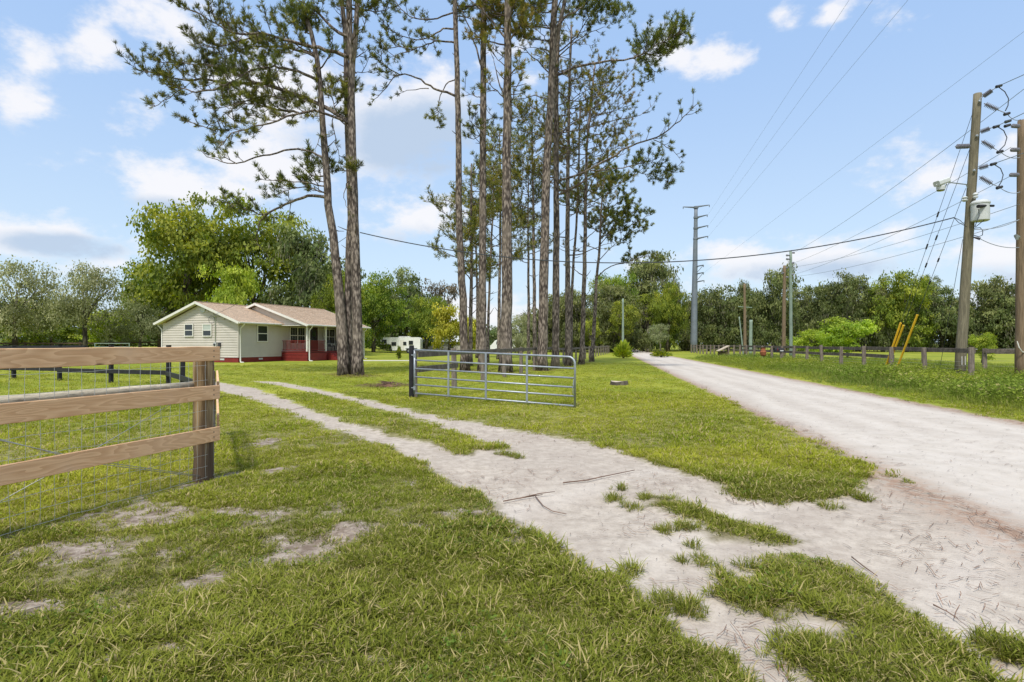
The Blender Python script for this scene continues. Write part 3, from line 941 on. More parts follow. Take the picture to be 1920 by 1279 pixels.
def on_sand(X, Y): return sand_sd(X, Y) > .05
litter('pine_straw', 20000, lambda X, Y: on_sand(X, Y) & (vnoise(X, Y, 1.3, 61) * .6 + vnoise(X, Y, 4, 62) * .4 > .56) & ~((road_sd(X, Y) > .5) & (rng.random(len(X)) < .8)), M['litter'], 'reddish brown pine straw strewn on the sandy driveway mouth')
litter('dry_twigs', 12000, lambda X, Y: on_sand(X, Y) & (rng.random(len(X)) < .6), M['litter_grey'], 'small grey dry twigs and stems scattered on the sand', L=.035)
litter('pine_straw', 60000, lambda X, Y: (np.abs(road_sd(X, Y) + .02 + (vnoise(X, Y, .9, 66) - .5) * .5) < (.10 + .16 * vnoise(X, Y, .8, 67))) & (Y > 4) & (vnoise(X, Y, .5, 68) > .3), M['litter'], 'line of reddish pine straw along both edges of the road', rmin=3.5, rmax=60, L=.14, align=PI / 2 - .16)

PINE_FEET = [G(646, 702), G(671, 706), G(872, 696), G(904, 697), G(948, 702), G(1016, 695), G(1041, 688), G(1066, 684), G(1090, 680), G(1109, 673), G(727, 724)]
def near_feet(X, Y):
    d = np.full(X.shape, 9e9)
    for fx, fy in PINE_FEET: d = np.minimum(d, np.hypot(X - fx, (Y - fy)))
    return (d < .5 + .9 * rng.random(len(X)) ** 1.5)
litter('pine_straw', 240000, near_feet, M['litter'], 'reddish pine straw ringed round the feet of the pines', rmin=15, rmax=45, L=.12)
bpy.data.objects['pine_straw.002'].location.z = .045

# ------------------------------------------------------------------ pines
NEEDLES = []


class Pine:
    def __init__(s, seed):
        s.r = np.random.default_rng(seed)
        s.rg = random.Random(seed)
        s.tp, s.td, s.tl = [], [], []     # tuft position, direction, length
        s.wood = MB()

    def rv(s):
        v = Vector(s.r.normal(size=3)); return v.normalized()

    def twig(s, p, d, L, sc=1.0):
        q = p + d * L * .55 + Vector((0, 0, L * .06))
        e = q + (d * .7 + Vector((0, 0, .55))).normalized() * L * .45
        s.wood.tube([p, q, e], [.010, .007, .004], 3, cap=False)
        s.tuft(e, (e - q).normalized(), sc)
        if s.rg.random() < .6: s.tuft(q, d, sc * .8)

    def tuft(s, p, d, sc=1.0):
        s.tp.append(tuple(p)); s.td.append(tuple((Vector(d) + Vector((0, 0, .25))).normalized())); s.tl.append(sc)

    def limb(s, pts, r0, fol=1.0, lo=.3, sub=1.0, size=1.0, part=None, jitter=.04):
        """main limb through pts with side branches, twigs and tufts"""
        pts = [Vector(p) for p in pts]
        # subdivide with a catmull curve
        out = []
        n = len(pts)
        for i in range(n - 1):
            p0 = pts[max(i - 1, 0)]; p1 = pts[i]; p2 = pts[i + 1]; p3 = pts[min(i + 2, n - 1)]
            for k in range(3):
                t = k / 3
                out.append(.5 * ((2 * p1) + (-p0 + p2) * t + (2 * p0 - 5 * p1 + 4 * p2 - p3) * t * t + (-p0 + 3 * p1 - 3 * p2 + p3) * t ** 3))
        out.append(pts[-1])
        m_ = len(out)
        for i in range(1, m_): out[i] = out[i] + s.rv() * jitter
        rads = [r0 * (1 - .82 * i / (m_ - 1)) for i in range(m_)]
        (part or s.wood).tube(out, rads, 6, cap=True)
        seg = [(out[i + 1] - out[i]).length for i in range(m_ - 1)]
        L = sum(seg)
        ns = int(L * 4.0 * fol * sub) + 1
        for k in range(ns):
            t = lo + (1 - lo) * (k + s.rg.random()) / ns
            dist = t * L; i = 0
            while i < m_ - 2 and dist > seg[i]: dist -= seg[i]; i += 1
            p = out[i].lerp(out[i + 1], min(1, dist / max(seg[i], 1e-6)))
            d = (out[i + 1] - out[i]).normalized()
            side = d.cross(s.rv())
            if side.length < .1: continue
            side.normalize()
            if abs(side.z) > .6 and s.rg.random() < .5: side.z *= .4; side.normalize()
            dd = (d * s.rg.uniform(.35, .9) + side * .9 + Vector((0, 0, .22))).normalized()
            sl = (.35 + .75 * s.rg.random()) * size * (1.25 - .55 * t)
            a = p + dd * sl * .5; b = p + dd * sl + Vector((0, 0, sl * .22))
            s.wood.tube([p, a, b], [.022, .015, .008], 3, cap=False)
            nt = max(1, int(sl * 5.5 * min(1.2, fol + .2)))
            for j in range(nt):
                tt = .25 + .75 * (j + s.rg.random()) / nt
                q = p.lerp(a, tt * 2) if tt < .5 else a.lerp(b, tt * 2 - 1)
                s.twig(q, (dd * .7 + s.rv() * .7 + Vector((0, 0, .3))).normalized(), s.rg.uniform(.12, .32) * size)
            s.tuft(b, dd, 1)
        if fol > 0: s.tuft(out[-1], (out[-1] - out[-2]).normalized(), 1)

    def clump(s, c, rad, n):
        c = Vector(c)
        for i in range(n):
            v = s.rv(); v.z *= .7
            p = c + v * rad * (s.rg.random() ** .5)
            s.twig(p, (v * .6 + Vector((0, 0, .6)) + s.rv() * .3).normalized(), .2)

    def crown_mesh(s, name, material, K=22, L=.22, w=.021):
        n = len(s.tp)
        if n == 0: return None
        P = np.repeat(np.array(s.tp), K, 0); D = np.repeat(np.array(s.td), K, 0); S = np.repeat(np.array(s.tl), K)
        m_ = n * K
        rnd = s.r.normal(size=(m_, 3)); rnd /= np.linalg.norm(rnd, axis=1)[:, None]
        d = D * .85 + rnd * .75
        d /= np.linalg.norm(d, axis=1)[:, None]
        base = P - D * (s.r.random(m_) * .10)[:, None]
        ln = L * S * s.r.uniform(.65, 1.2, m_)
        tip = base + d * ln[:, None]
        sd = np.cross(d, s.r.normal(size=(m_, 3))); sd /= np.linalg.norm(sd, axis=1)[:, None]
        mid = base + d * (ln * .45)[:, None]
        V = np.stack([base, mid + sd * w * .5, tip, mid - sd * w * .5], 1).reshape(-1, 3)
        faces = np.arange(m_ * 4).reshape(-1, 4)
        tt = np.repeat(s.r.random(n) * .7, K) + s.r.random(m_) * .3
        return np_mesh(name, V, faces, material, {'tint': ('POINT', np.repeat(tt, 4))})


def trunk_path(pxs, Y, above=None, lean=0.0):
    """px list from base up -> world points; continued above the frame to the given height"""
    pts = [P3(x, y, Y) for x, y in pxs]
    pts[0] = Vector((pts[0].x, Y, gzf(pts[0].x, Y) - .15))
    if above:
        d = (pts[-1] - pts[-2]).normalized()
        z = pts[-1].z
        while z < above:
            st = min(2.0, above - z + .01)
            d = (d + Vector((random.Random(z).uniform(-.04, .04), random.Random(z + 1).uniform(-.04, .04), .02))).normalized()
            pts.append(pts[-1] + d * st); z = pts[-1].z
    # flesh out
    out = []
    for i in range(len(pts) - 1):
        k = max(1, int((pts[i + 1] - pts[i]).length / .8))
        for j in range(k): out.append(pts[i].lerp(pts[i + 1], j / k))
    out.append(pts[-1])
    return out


def build_trunk(name, pts, r_base, r_top, parent, material, sides=12, seed=0, flare=True):
    rg = random.Random(seed)
    mb = MB()
    n = len(pts)
    zs = [p.z for p in pts]
    L = max(zs) - zs[0]
    rad = []
    for i, p in enumerate(pts):
        t = (p.z - zs[0]) / max(L, .1)
        r_ = r_base + (r_top - r_base) * t ** .9
        if flare: r_ *= 1 + .38 * math.exp(-(p.z - zs[0]) / .45)
        rad.append(r_ * rg.uniform(.965, 1.035))
    pp = [pts[0]] + [p + Vector((rg.uniform(-1, 1), rg.uniform(-1, 1), 0)) * .02 for p in pts[1:]]
    mb.tube(pp, rad, sides)
    return mb.build(name, material, parent, shade=True)


def at_height(pts, z):
    for i in range(len(pts) - 1):
        if pts[i].z <= z <= pts[i + 1].z:
            t = (z - pts[i].z) / max(1e-6, pts[i + 1].z - pts[i].z)
            return pts[i].lerp(pts[i + 1], t)
    return pts[-1].copy()


def px_limb(pxs, Y, k, start=None):
    """limb through pixels, receding by k metres per metre of run from the trunk"""
    w = Y / F
    out = []
    x0, y0 = pxs[0]
    run = 0
    lx, ly = x0, y0
    for i, (x, y) in enumerate(pxs):
        run += math.hypot(x - lx, y - ly) * w; lx, ly = x, y
        out.append(P3(x, y, Y + k * run))
    if start is not None: out[0] = start
    return out


def auto_limbs(pine, pts, z0, z1, n, length, fol, seed, up=.45, size=1.0, rad=.045, az=None, spread=PI):
    rg = random.Random(seed)
    for i in range(n):
        z = z0 + (z1 - z0) * (i + rg.random()) / n
        p = at_height(pts, z)
        a = rg.uniform(0, 2 * PI) if az is None else az + rg.uniform(-spread, spread)
        f = (z - z0) / max(.1, z1 - z0)
        L = length * rg.uniform(.6, 1.15) * (1 - .45 * f)
        d = Vector((math.cos(a), math.sin(a), up * rg.uniform(.2, 1.3)))
        q1 = p + d * L * .35 + Vector((0, 0, -.02 * L)); q2 = p + d * L * .7 + Vector((rg.uniform(-.3, .3), rg.uniform(-.3, .3), L * .05)); q3 = p + d * L + Vector((rg.uniform(-.3, .3), rg.uniform(-.3, .3), L * .14))
        pine.limb([p, q1, q2, q3], rad * (1 - .4 * f), fol, lo=.35, size=size)


def stubs(pine, pts, z0, z1, n, seed):
    rg = random.Random(seed)
    for i in range(n):
        p = at_height(pts, rg.uniform(z0, z1)); a = rg.uniform(0, 2 * PI)
        d = Vector((math.cos(a), math.sin(a), rg.uniform(-.1, .8))).normalized()
        L = rg.uniform(.25, 1.0)
        pine.wood.tube([p, p + d * L * .5, p + d * L + Vector((0, 0, .08))], [.03, .022, .012], 4)


def pine_tree(label, base, Y, pxs, r0, r1, top, seed, limbs=(), autos=(), clumps=(), stub=(2, 10, 6), needle='needle', group='tall pines on the lawn', extra=None, K=22, L=.22, w=.021):
    pts = trunk_path([base] + list(pxs), Y, top)
    root = empty('pine_tree', (pts[0].x, Y, 0), 0, label, 'pine tree', group)
    inv = Vector((-pts[0].x, -Y, 0))
    tr = build_trunk('trunk', [p + inv for p in pts], r0 * .93, r1 * .93, root, M['pine_bark'], seed=seed)
    p = Pine(seed)
    for k_, (pxl, k, r_, fol, lo, size) in enumerate(limbs):
        mb = MB()
        lp = px_limb(pxl, Y, k)
        tk = at_height(pts, min(lp[0].z, top - .2))
        if (tk - lp[0]).length < .75: lp[0] = tk
        p.limb(lp, r_, fol, lo, size=size, part=mb)
        mb.v = [tuple(Vector(v) + inv) for v in mb.v]
        mb.build('branch', M['pine_bark'], root, shade=True)
    for a in autos: auto_limbs(p, pts, *a[:5], seed=seed + int(a[0] * 7), **(a[5] if len(a) > 5 else {}))
    for (cx, cy, cr, n) in clumps: p.clump(P3(cx, cy, Y + p.rg.uniform(-.5, .5)), cr, n)
    if stub: stubs(p, pts, *stub, seed=seed)
    if extra: extra(p, pts, root, inv)
    p.wood.v = [tuple(Vector(v) + inv) for v in p.wood.v]
    p.wood.build('twigs', M['twig'], root, kind='stuff')
    if p.tp:
        p.tp = [tuple(Vector(t) + inv) for t in p.tp]
        link('crown', p.crown_mesh('crown', M[needle], K, L, w), root)
    return root, pts


YA = 25.0
# left group: three stems
limbA1 = [
    ([(592, 117), (585, 104), (545, 91), (506, 87), (467, 89), (446, 99), (400, 112)], .3, .07, 1.15, .25, 1.1),
    ([(595, 151), (571, 138), (532, 128), (506, 125), (470, 133), (440, 150), (415, 165)], -.4, .07, 1.15, .25, 1.1),
    ([(611, 300), (585, 285), (545, 281), (506, 289), (467, 299), (444, 307), (415, 302), (389, 294), (376, 281)], -.15, .05, .16, .45, .7),
    ([(444, 307), (425, 296), (412, 284), (400, 262)], -.15, .025, .9, .2, .7),
    ([(616, 373), (588, 366), (556, 376), (525, 388), (494, 407), (484, 432), (483, 457), (503, 482)], .2, .075, .35, .3, .9),
    ([(520, 390), (494, 402), (462, 391), (431, 382), (404, 374)], .2, .035, 1.1, .15, .8),
    ([(618, 330), (590, 330), (572, 318), (585, 302)], .2, .04, 1.3, .1, .9),
    ([(618, 350), (585, 345), (550, 340), (500, 338), (487, 335)], -.2, .035, .8, .1, .8),
    ([(614, 365), (590, 355), (560, 352), (530, 360), (505, 368)], .3, .035, 1.2, .1, .9),
    ([(604, 240), (598, 260), (591, 280), (593, 296)], .0, .02, .1, .5, .6),
]
pine_tree('left-leaning pine trunk of the near left cluster in front of the house', (646, 702), YA + .25,
          [(640, 600), (636, 560), (625, 440), (616, 385), (612, 310), (606, 235), (601, 160), (594, 110), (583, 60), (572, 28)], .27, .09, 16.4, 101, limbs=limbA1,
          autos=[(13.2, 16.2, 6, 1.5, .8, dict(size=.7))], clumps=[(560, 25, .75, 90), (575, 45, .5, 50), (618, 315, .4, 30)], stub=(6, 13, 5))
limbA2 = [
    ([(650, 233), (598, 194), (532, 169), (480, 156), (428, 156), (380, 148), (350, 150), (290, 138), (255, 131)], .25, .10, 1.25, .16, 1.25),
    ([(428, 158), (402, 169), (366, 172), (342, 167), (306, 190), (285, 200)], .15, .05, 1.0, .2, .9),
    ([(480, 156), (440, 135), (400, 122), (350, 120), (300, 118)], .4, .05, 1.1, .15, 1.1),
    ([(645, 107), (611, 94), (572, 83), (532, 73), (493, 62), (450, 64), (410, 48), (366, 22)], -.3, .09, 1.2, .25, 1.25),
    ([(493, 64), (440, 80), (400, 90), (365, 80)], .3, .04, 1.2, .1, 1.1),
    ([(642, 70), (624, 52), (592, 21), (561, 0), (540, -22)], .25, .08, .6, .2, 1.0),
    ([(650, 235), (605, 210), (555, 213), (506, 232), (467, 240), (433, 252), (412, 277)], -.3, .06, .9, .15, 1.0),
    ([(560, 212), (520, 205), (480, 195), (440, 195), (405, 205)], .3, .05, 1.4, .05, 1.2),
    ([(540, 190), (500, 180), (460, 190), (420, 215), (395, 240)], -.1, .04, .9, .1, 1.0),
    ([(430, 245), (400, 243), (370, 235), (345, 222)], 0, .03, 1.0, .1, .8),
    ([(650, 245), (638, 225), (625, 190), (615, 150)], .3, .04, 1.0, .1, .8),
    ([(654, 155), (640, 150), (622, 158), (610, 175)], -.4, .03, 1.0, .1, .8),
    ([(660, 330), (650, 345), (645, 370), (652, 390), (664, 402)], -.1, .025, .2, .3, .6),
    ([(655, 240), (625, 215), (628, 260), (636, 290), (632, 312)], .2, .03, .4, .4, .7),
]
pine_tree('forked straight pine, right-hand trunk of the near left cluster, with long limbs reaching left', (671, 706), YA,
          [(669, 560), (666, 480), (665, 410), (662, 320), (659, 235), (658, 160), (660, 115), (655, 60), (654, 0)], .25, .11, 21, 102, limbs=limbA2,
          autos=[(16.8, 20.8, 12, 3.2, 1.0), (14.5, 17, 5, 1.6, .5)], clumps=[(655, 165, .5, 40), (640, 175, .4, 25), (660, 315, .35, 25)], stub=(5, 14, 6),
          extra=lambda p, pts, root, inv: MB().tube([q + inv for q in trunk_path([(659, 118), (664, 80), (669, 20), (671, -20)], YA + .1)][0:] if False else [P3(660, 122, YA) + inv, P3(665, 85, YA) + inv, P3(669, 30, YA) + inv, P3(671, -30, YA) + inv, P3(676, -120, YA) + inv], [.13, .12, .11, .10, .05], 10).build('fork', M['pine_bark'], root, shade=True))
pine_tree('middle pine trunk of the near left cluster, rising between its two neighbours', (655, 700), YA + .6,
          [(652, 600), (653, 520), (657, 410), (655, 330), (652, 250), (650, 150), (648, 75), (640, 0)], .20, .09, 20, 103,
          autos=[(16.5, 19.6, 9, 2.6, .9), (13, 16, 4, 1.4, .5)], stub=(6, 14, 4))

# right group
pine_tree('slender pine with left-sweeping lower limb, leftmost of the row behind the gate', (872, 696), 29.3,
          [(868, 560), (861, 440), (859, 240), (857, 140), (852, 0)], .24, .11, 22, 111, limbs=[
    ([(851, 182), (828, 170), (807, 162), (780, 145), (749, 139), (725, 162), (700, 189)], -.25, .065, .35, .5, .8),
    ([(852, 146), (835, 160), (824, 190), (822, 215), (823, 240)], .1, .035, .8, .6, .9),
    ([(849, 81), (824, 77), (800, 83), (776, 93), (749, 100), (725, 112)], .2, .05, .9, .2, 1.0),
    ([(849, 53), (831, 55), (811, 65), (783, 76), (740, 62), (711, 38)], -.3, .05, .8, .3, 1.0),
    ([(845, 24), (828, 31), (800, 38), (769, 31), (745, 7), (735, -15)], .3, .05, .7, .3, 1.0),
    ([(804, 166), (780, 168), (755, 172), (733, 182)], .2, .025, .15, .4, .5),
    ([(749, 140), (725, 125), (715, 105), (722, 85)], .2, .03, .8, .1, .9),
    ([(858, 30), (880, 35), (900, 60), (905, 90)], -.3, .03, .5, .3, .7),
    ([(776, 93), (750, 88), (720, 95), (703, 130)], 0, .03, .7, .1, .9)],
          autos=[(18.5, 21.8, 9, 3.0, .9)], stub=(9, 17, 5))
pine_tree('dark straight pine trunk second from the left in the row behind the gate', (904, 697), 29.0,
          [(905, 440), (906, 200), (907, 0)], .235, .14, 22.5, 112, limbs=[
    ([(904, 134), (886, 69), (869, 27), (850, -5)], .1, .05, .1, .6, .6),
    ([(903, 245), (890, 236), (878, 226), (872, 235)], -.2, .03, 1.0, .2, .8),
    ([(903, 250), (888, 262), (880, 255)], -.2, .03, .9, .2, .8),
    ([(908, 90), (915, 80), (935, 100), (955, 112)], .4, .03, .3, .3, .6),
    ([(906, 55), (890, 45), (880, 30)], .4, .03, .7, .2, .7)],
          autos=[(18.5, 22.3, 9, 3.0, .9), (10, 14, 5, 1.5, .5)], stub=(7, 17, 10))
pine_tree('thickest pine trunk, pale barked, standing just behind the middle of the gate', (948, 702), 27.6,
          [(951, 500), (950, 340), (952, 100), (952, 0)], .33, .15, 22, 113, limbs=[
    ([(950, 80), (921, 38), (893, 10), (870, -10)], .2, .055, .2, .6, .7),
    ([(955, 82), (975, 48), (1005, 18), (1030, -5)], -.1, .06, .9, .25, 1.0),
    ([(947, 193), (933, 145), (926, 107)], .1, .045, 0, .9, .5),
    ([(957, 145), (968, 125), (977, 107)], .1, .035, 0, .9, .5)],
          autos=[(15.8, 21.8, 16, 2.6, 1.1), (12, 15, 6, 1.6, .7)], clumps=[(985, 45, .8, 60), (975, 75, .6, 40), (965, 15, .6, 45)], stub=(8, 16, 8), needle='needle_yellow')
pine_tree('tall thick pine right of centre, its long limb reaching right to a dense tuft', (1016, 695), 29.5,
          [(1021, 480), (1024, 345), (1030, 230), (1034, 170), (1040, 0)], .30, .15, 23, 114, limbs=[
    ([(1036, 58), (1058, 34), (1086, 17), (1107, 0), (1140, -15)], .2, .07, .9, .35, 1.2),
    ([(1040, 148), (1076, 127), (1110, 119), (1144, 115), (1179, 112), (1206, 100), (1248, 76), (1284, 62)], -.15, .075, 1.5, .60, 1.25),
    ([(1200, 104), (1215, 120), (1228, 135), (1225, 150)], -.1, .03, 1.6, .05, 1.1),
    ([(1206, 100), (1235, 105), (1262, 95), (1275, 82)], .1, .03, 1.6, .05, 1.0),
    ([(1195, 110), (1200, 90), (1198, 75)], 0, .02, 1.0, .1, .8),
    ([(1030, 140), (1008, 115), (985, 94), (960, 85)], .2, .04, .12, .4, .8),
    ([(1031, 100), (1010, 90), (985, 90)], -.2, .035, .15, .4, .8),
    ([(1024, 190), (1003, 179), (982, 185), (960, 188)], .1, .035, .2, .4, .8),
    ([(1034, 60), (1016, 35), (1008, 10)], .3, .035, .3, .4, .8),
    ([(1024, 262), (1000, 250), (975, 244), (962, 240)], .3, .035, .4, .4, .8)],
          autos=[(17.5, 22.6, 12, 3.4, 1.0)], clumps=[(1135, 22, .8, 60), (1160, 30, .7, 50), (1120, 5, .7, 40)], stub=(8, 17, 10))
pine_tree('narrow pine just right of the tall thick one, bare limbs sweeping far right', (1041, 688), 32.0,
          [(1043, 480), (1043, 310), (1043, 140), (1047, 60), (1060, 0)], .24, .11, 22, 115, limbs=[
    ([(1045, 340), (1093, 323), (1145, 296), (1179, 275), (1231, 258), (1265, 234), (1290, 212), (1310, 193)], -.2, .07, .32, .55, .9),
    ([(1044, 260), (1062, 241), (1110, 206), (1145, 179), (1179, 138), (1196, 114)], .2, .055, .28, .5, .8),
    ([(1107, 320), (1145, 317), (1179, 313), (1213, 303), (1248, 315), (1265, 337)], -.1, .04, 1.3, .35, .95),
    ([(1225, 262), (1250, 275), (1270, 290), (1278, 305)], 0, .025, .7, .3, .8),
    ([(1045, 170), (1075, 190), (1110, 180), (1140, 150), (1155, 120)], .3, .04, .2, .5, .7),
    ([(1045, 110), (1070, 85), (1110, 60), (1140, 50)], -.3, .04, .35, .4, .9),
    ([(1180, 312), (1205, 325), (1235, 330), (1255, 345)], -.2, .025, 1.3, .1, .8),
    ([(1050, 250), (1100, 240), (1150, 225), (1200, 215), (1230, 190)], .4, .04, .3, .5, .8)],
          autos=[(17.5, 21.6, 9, 3.2, .8), (9, 17, 10, 2.6, .12)], stub=(6, 16, 10))
pine_tree('thin pine trunk fourth from the road in the row behind the gate, sparse yellow-green crown', (1066, 684), 36.0,
          [(1064, 480), (1065, 310), (1067, 170), (1070, 100)], .225, .06, 21.5, 116,
          autos=[(12.5, 21.3, 28, 3.4, .5, dict(rad=.035)), (7, 13, 7, 2.6, .12)], stub=(5, 14, 8), needle='needle_yellow')
pine_tree('very thin pine stem curving right, between the trunks right of centre', (1070, 680), 40.0,
          [(1072, 560), (1076, 480), (1082, 400), (1085, 330), (1086, 240), (1088, 200)], .13, .05, 18.5, 117,
          autos=[(10.5, 18.3, 18, 2.4, .6, dict(rad=.03))], stub=(5, 12, 5), needle='needle_yellow')
pine_tree('slim pine second from the road, with a broad thin crown of yellow-green tufts', (1090, 680), 39.0,
          [(1093, 600), (1096, 500), (1098, 370), (1100, 280), (1107, 200), (1112, 150)], .20, .06, 20.5, 118,
          limbs=[([(1100, 400), (1120, 395), (1140, 385), (1150, 375)], .2, .03, .4, .3, .9)],
          autos=[(10.5, 20.2, 32, 4.2, .55, dict(rad=.035)), (6, 12, 6, 2.6, .15)], stub=(4, 13, 8), needle='needle_yellow')
pine_tree('shortest pine of the row, nearest the road, dark tufts spread along rising limbs', (1109, 673), 45.0,
          [(1115, 600), (1118, 530), (1125, 455), (1127, 400), (1130, 360)], .19, .05, 14.5, 119, limbs=[
    ([(1119, 520), (1145, 500), (1180, 490), (1215, 480), (1238, 487)], -.2, .05, .9, .35, 1.1),
    ([(1122, 490), (1150, 460), (1185, 435), (1210, 425)], .2, .04, 1.0, .3, 1.2),
    ([(1125, 460), (1150, 430), (1172, 405), (1200, 395)], -.2, .04, .9, .3, 1.2),
    ([(1120, 470), (1100, 460), (1085, 468)], .2, .04, .4, .3, 1.0)],
          autos=[(9.5, 14.3, 20, 3.8, .9)], stub=(3, 8, 6), needle='needle', w=.028, L=.24)
# younger pines standing further back between the trunks
BACK = [
    ((881, 690), 36.0, [(883, 560), (884, 480), (884, 400), (884, 330)], .17, 12.8, 4.6, 16, .9, 'needle_yellow', 'young pine with olive tufts half hidden behind the leftmost trunk of the row'),
    ((914, 684), 42.0, [(916, 600), (918, 520), (922, 440), (925, 380)], .13, 14.5, 6.0, 15, .8, 'needle_yellow', 'young thin pine between the second and third trunks behind the gate'),
    ((991, 676), 50.0, [(991, 560), (991, 500), (990, 400)], .17, 17.0, 8.5, 16, .85, 'needle', 'thin straight far pine seen alone between the two thickest trunks'),
    ((935, 677), 52.0, [(936, 560), (938, 480), (938, 330)], .20, 21.0, 9.5, 24, 1.1, 'needle_yellow', 'far pine with a rounded orange-tinged crown left of the thickest trunk'),
    ((1003, 678), 47.0, [(1002, 560), (1000, 400), (998, 280)], .20, 21.5, 11.5, 22, 1.1, 'needle_yellow', 'far pine with a rounded rusty crown right of the thickest trunk'),
    ((895, 678), 56.0, [(895, 560), (893, 480)], .18, 17.5, 8.0, 18, 1.0, 'needle', 'far pine with a dark loose crown behind the second trunk of the row'),
]
for i, (b, Y, pxs, r_, top, z0, n_, fol, nd, lb) in enumerate(BACK):
    pine_tree(lb, b, Y, pxs, r_, .05, top, 140 + i, autos=[(z0, top - .2, n_, 3.6, fol, dict(size=1.15))], stub=(3, z0, 7), needle=nd, group='young pines behind the row', w=.034, L=.26, K=9)

# ------------------------------------------------------------------ broadleaf trees
def crown_data(seed, lobes=14, clusters=150, per=46, leaf=.055, flat=1.0, gap=.0, droop=0.0, moss=0.0, cl_r=.13, low=.0):
    """unit crown: x, y in -1..1, z in 0..1"""
    rg = np.random.default_rng(seed)
    cen = []
    for i in range(lobes):
        a = 2 * PI * (i * .618 + rg.random() * .3); z = rg.uniform(low + .12, .86)
        rr = math.sqrt(max(0, 1 - (abs(z - .42) / .60) ** 2.2)) * rg.uniform(.35, .74)
        cen.append((rr * math.cos(a), rr * math.sin(a), z, rg.uniform(.22, .38)))
    cen.append((0, 0, .55, .42)); cen.append((0, 0, .8, .25))
    P, Nn, T, Ms = [], [], [], []
    cl = []
    for i in range(clusters):
        cx, cy, cz, cr = cen[rg.integers(len(cen))]
        v = rg.normal(size=3); v /= np.linalg.norm(v); v[2] = v[2] * .8 + .12
        cl.append((np.array([cx, cy, cz * 1.0]) + v * np.array([cr, cr, cr * .62 * flat]), v, rg.random()))
    for c, v, tn in cl:
        m_ = int(per * rg.uniform(.5, 1.4))
        q = rg.normal(size=(m_, 3)) * np.array([cl_r, cl_r, cl_r * .42]) * .6
        P.append(c + q)
        nn_ = rg.normal(size=(m_, 3)) * .55 + v * .55 + np.array([0, 0, .6])
        Nn.append(nn_)
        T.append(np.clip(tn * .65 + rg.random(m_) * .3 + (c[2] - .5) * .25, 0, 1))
        Ms.append(np.zeros(m_))
        if moss and rg.random() < moss:
            k = int(per * .5)
            qq = rg.normal(size=(k, 3)) * np.array([.05, .05, .0]); qq[:, 2] = -np.abs(rg.random(k)) * .16
            P.append(c + qq); Nn.append(rg.normal(size=(k, 3)) * np.array([1, 1, .1])); T.append(rg.random(k)); Ms.append(np.full(k, .85))
    P = np.vstack(P); Nn = np.vstack(Nn); T = np.concatenate(T); Ms = np.concatenate(Ms)
    Nn /= np.linalg.norm(Nn, axis=1)[:, None]
    m_ = len(P)
    u = np.cross(Nn, rg.normal(size=(m_, 3))); u /= np.linalg.norm(u, axis=1)[:, None]
    w_ = np.cross(Nn, u)
    sz = leaf * rg.uniform(.55, 1.35, m_)[:, None]
    sx = np.where(Ms > .5, .35, .62)[:, None]
    mossdown = np.where(Ms[:, None] > .5, np.array([[0, 0, -1.0]]), u)
    u = mossdown
    # z is squeezed later by the object's scale, so leaves are built in scaled space: keep roughly isotropic
    V = np.stack([P - u * sz, P + w_ * sz * sx, P + u * sz, P - w_ * sz * sx], 1)
    return V.reshape(-1, 3), np.arange(m_ * 4).reshape(-1, 4), np.repeat(T, 4), np.repeat(Ms, 4), [c for c, v, t in cl]


def crown_mesh(name, material, **kw):
    V, Fc, T, Ms, cl = crown_data(**kw)
    V = V.copy(); V[:, 2] = V[:, 2]
    return np_mesh(name, V, Fc, material, {'tint': ('POINT', T), 'moss': ('POINT', Ms)}), cl


CR = {}
def variant(key, material, **kw):
    CR[key] = crown_mesh('crown', M[material], **kw)


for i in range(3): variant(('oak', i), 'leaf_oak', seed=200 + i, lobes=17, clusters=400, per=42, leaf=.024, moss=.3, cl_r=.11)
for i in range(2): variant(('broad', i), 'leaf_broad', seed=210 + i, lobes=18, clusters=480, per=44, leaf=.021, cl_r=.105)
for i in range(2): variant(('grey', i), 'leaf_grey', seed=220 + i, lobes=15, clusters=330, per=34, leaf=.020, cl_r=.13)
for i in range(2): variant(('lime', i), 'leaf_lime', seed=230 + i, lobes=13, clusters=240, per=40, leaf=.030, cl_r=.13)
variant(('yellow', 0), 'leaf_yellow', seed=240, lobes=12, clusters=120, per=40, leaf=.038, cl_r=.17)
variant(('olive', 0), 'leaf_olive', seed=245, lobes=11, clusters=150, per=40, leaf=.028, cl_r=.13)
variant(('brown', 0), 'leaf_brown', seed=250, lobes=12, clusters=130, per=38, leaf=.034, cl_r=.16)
variant(('far', 0), 'leaf_far', seed=260, lobes=14, clusters=130, per=36, leaf=.045, cl_r=.16)


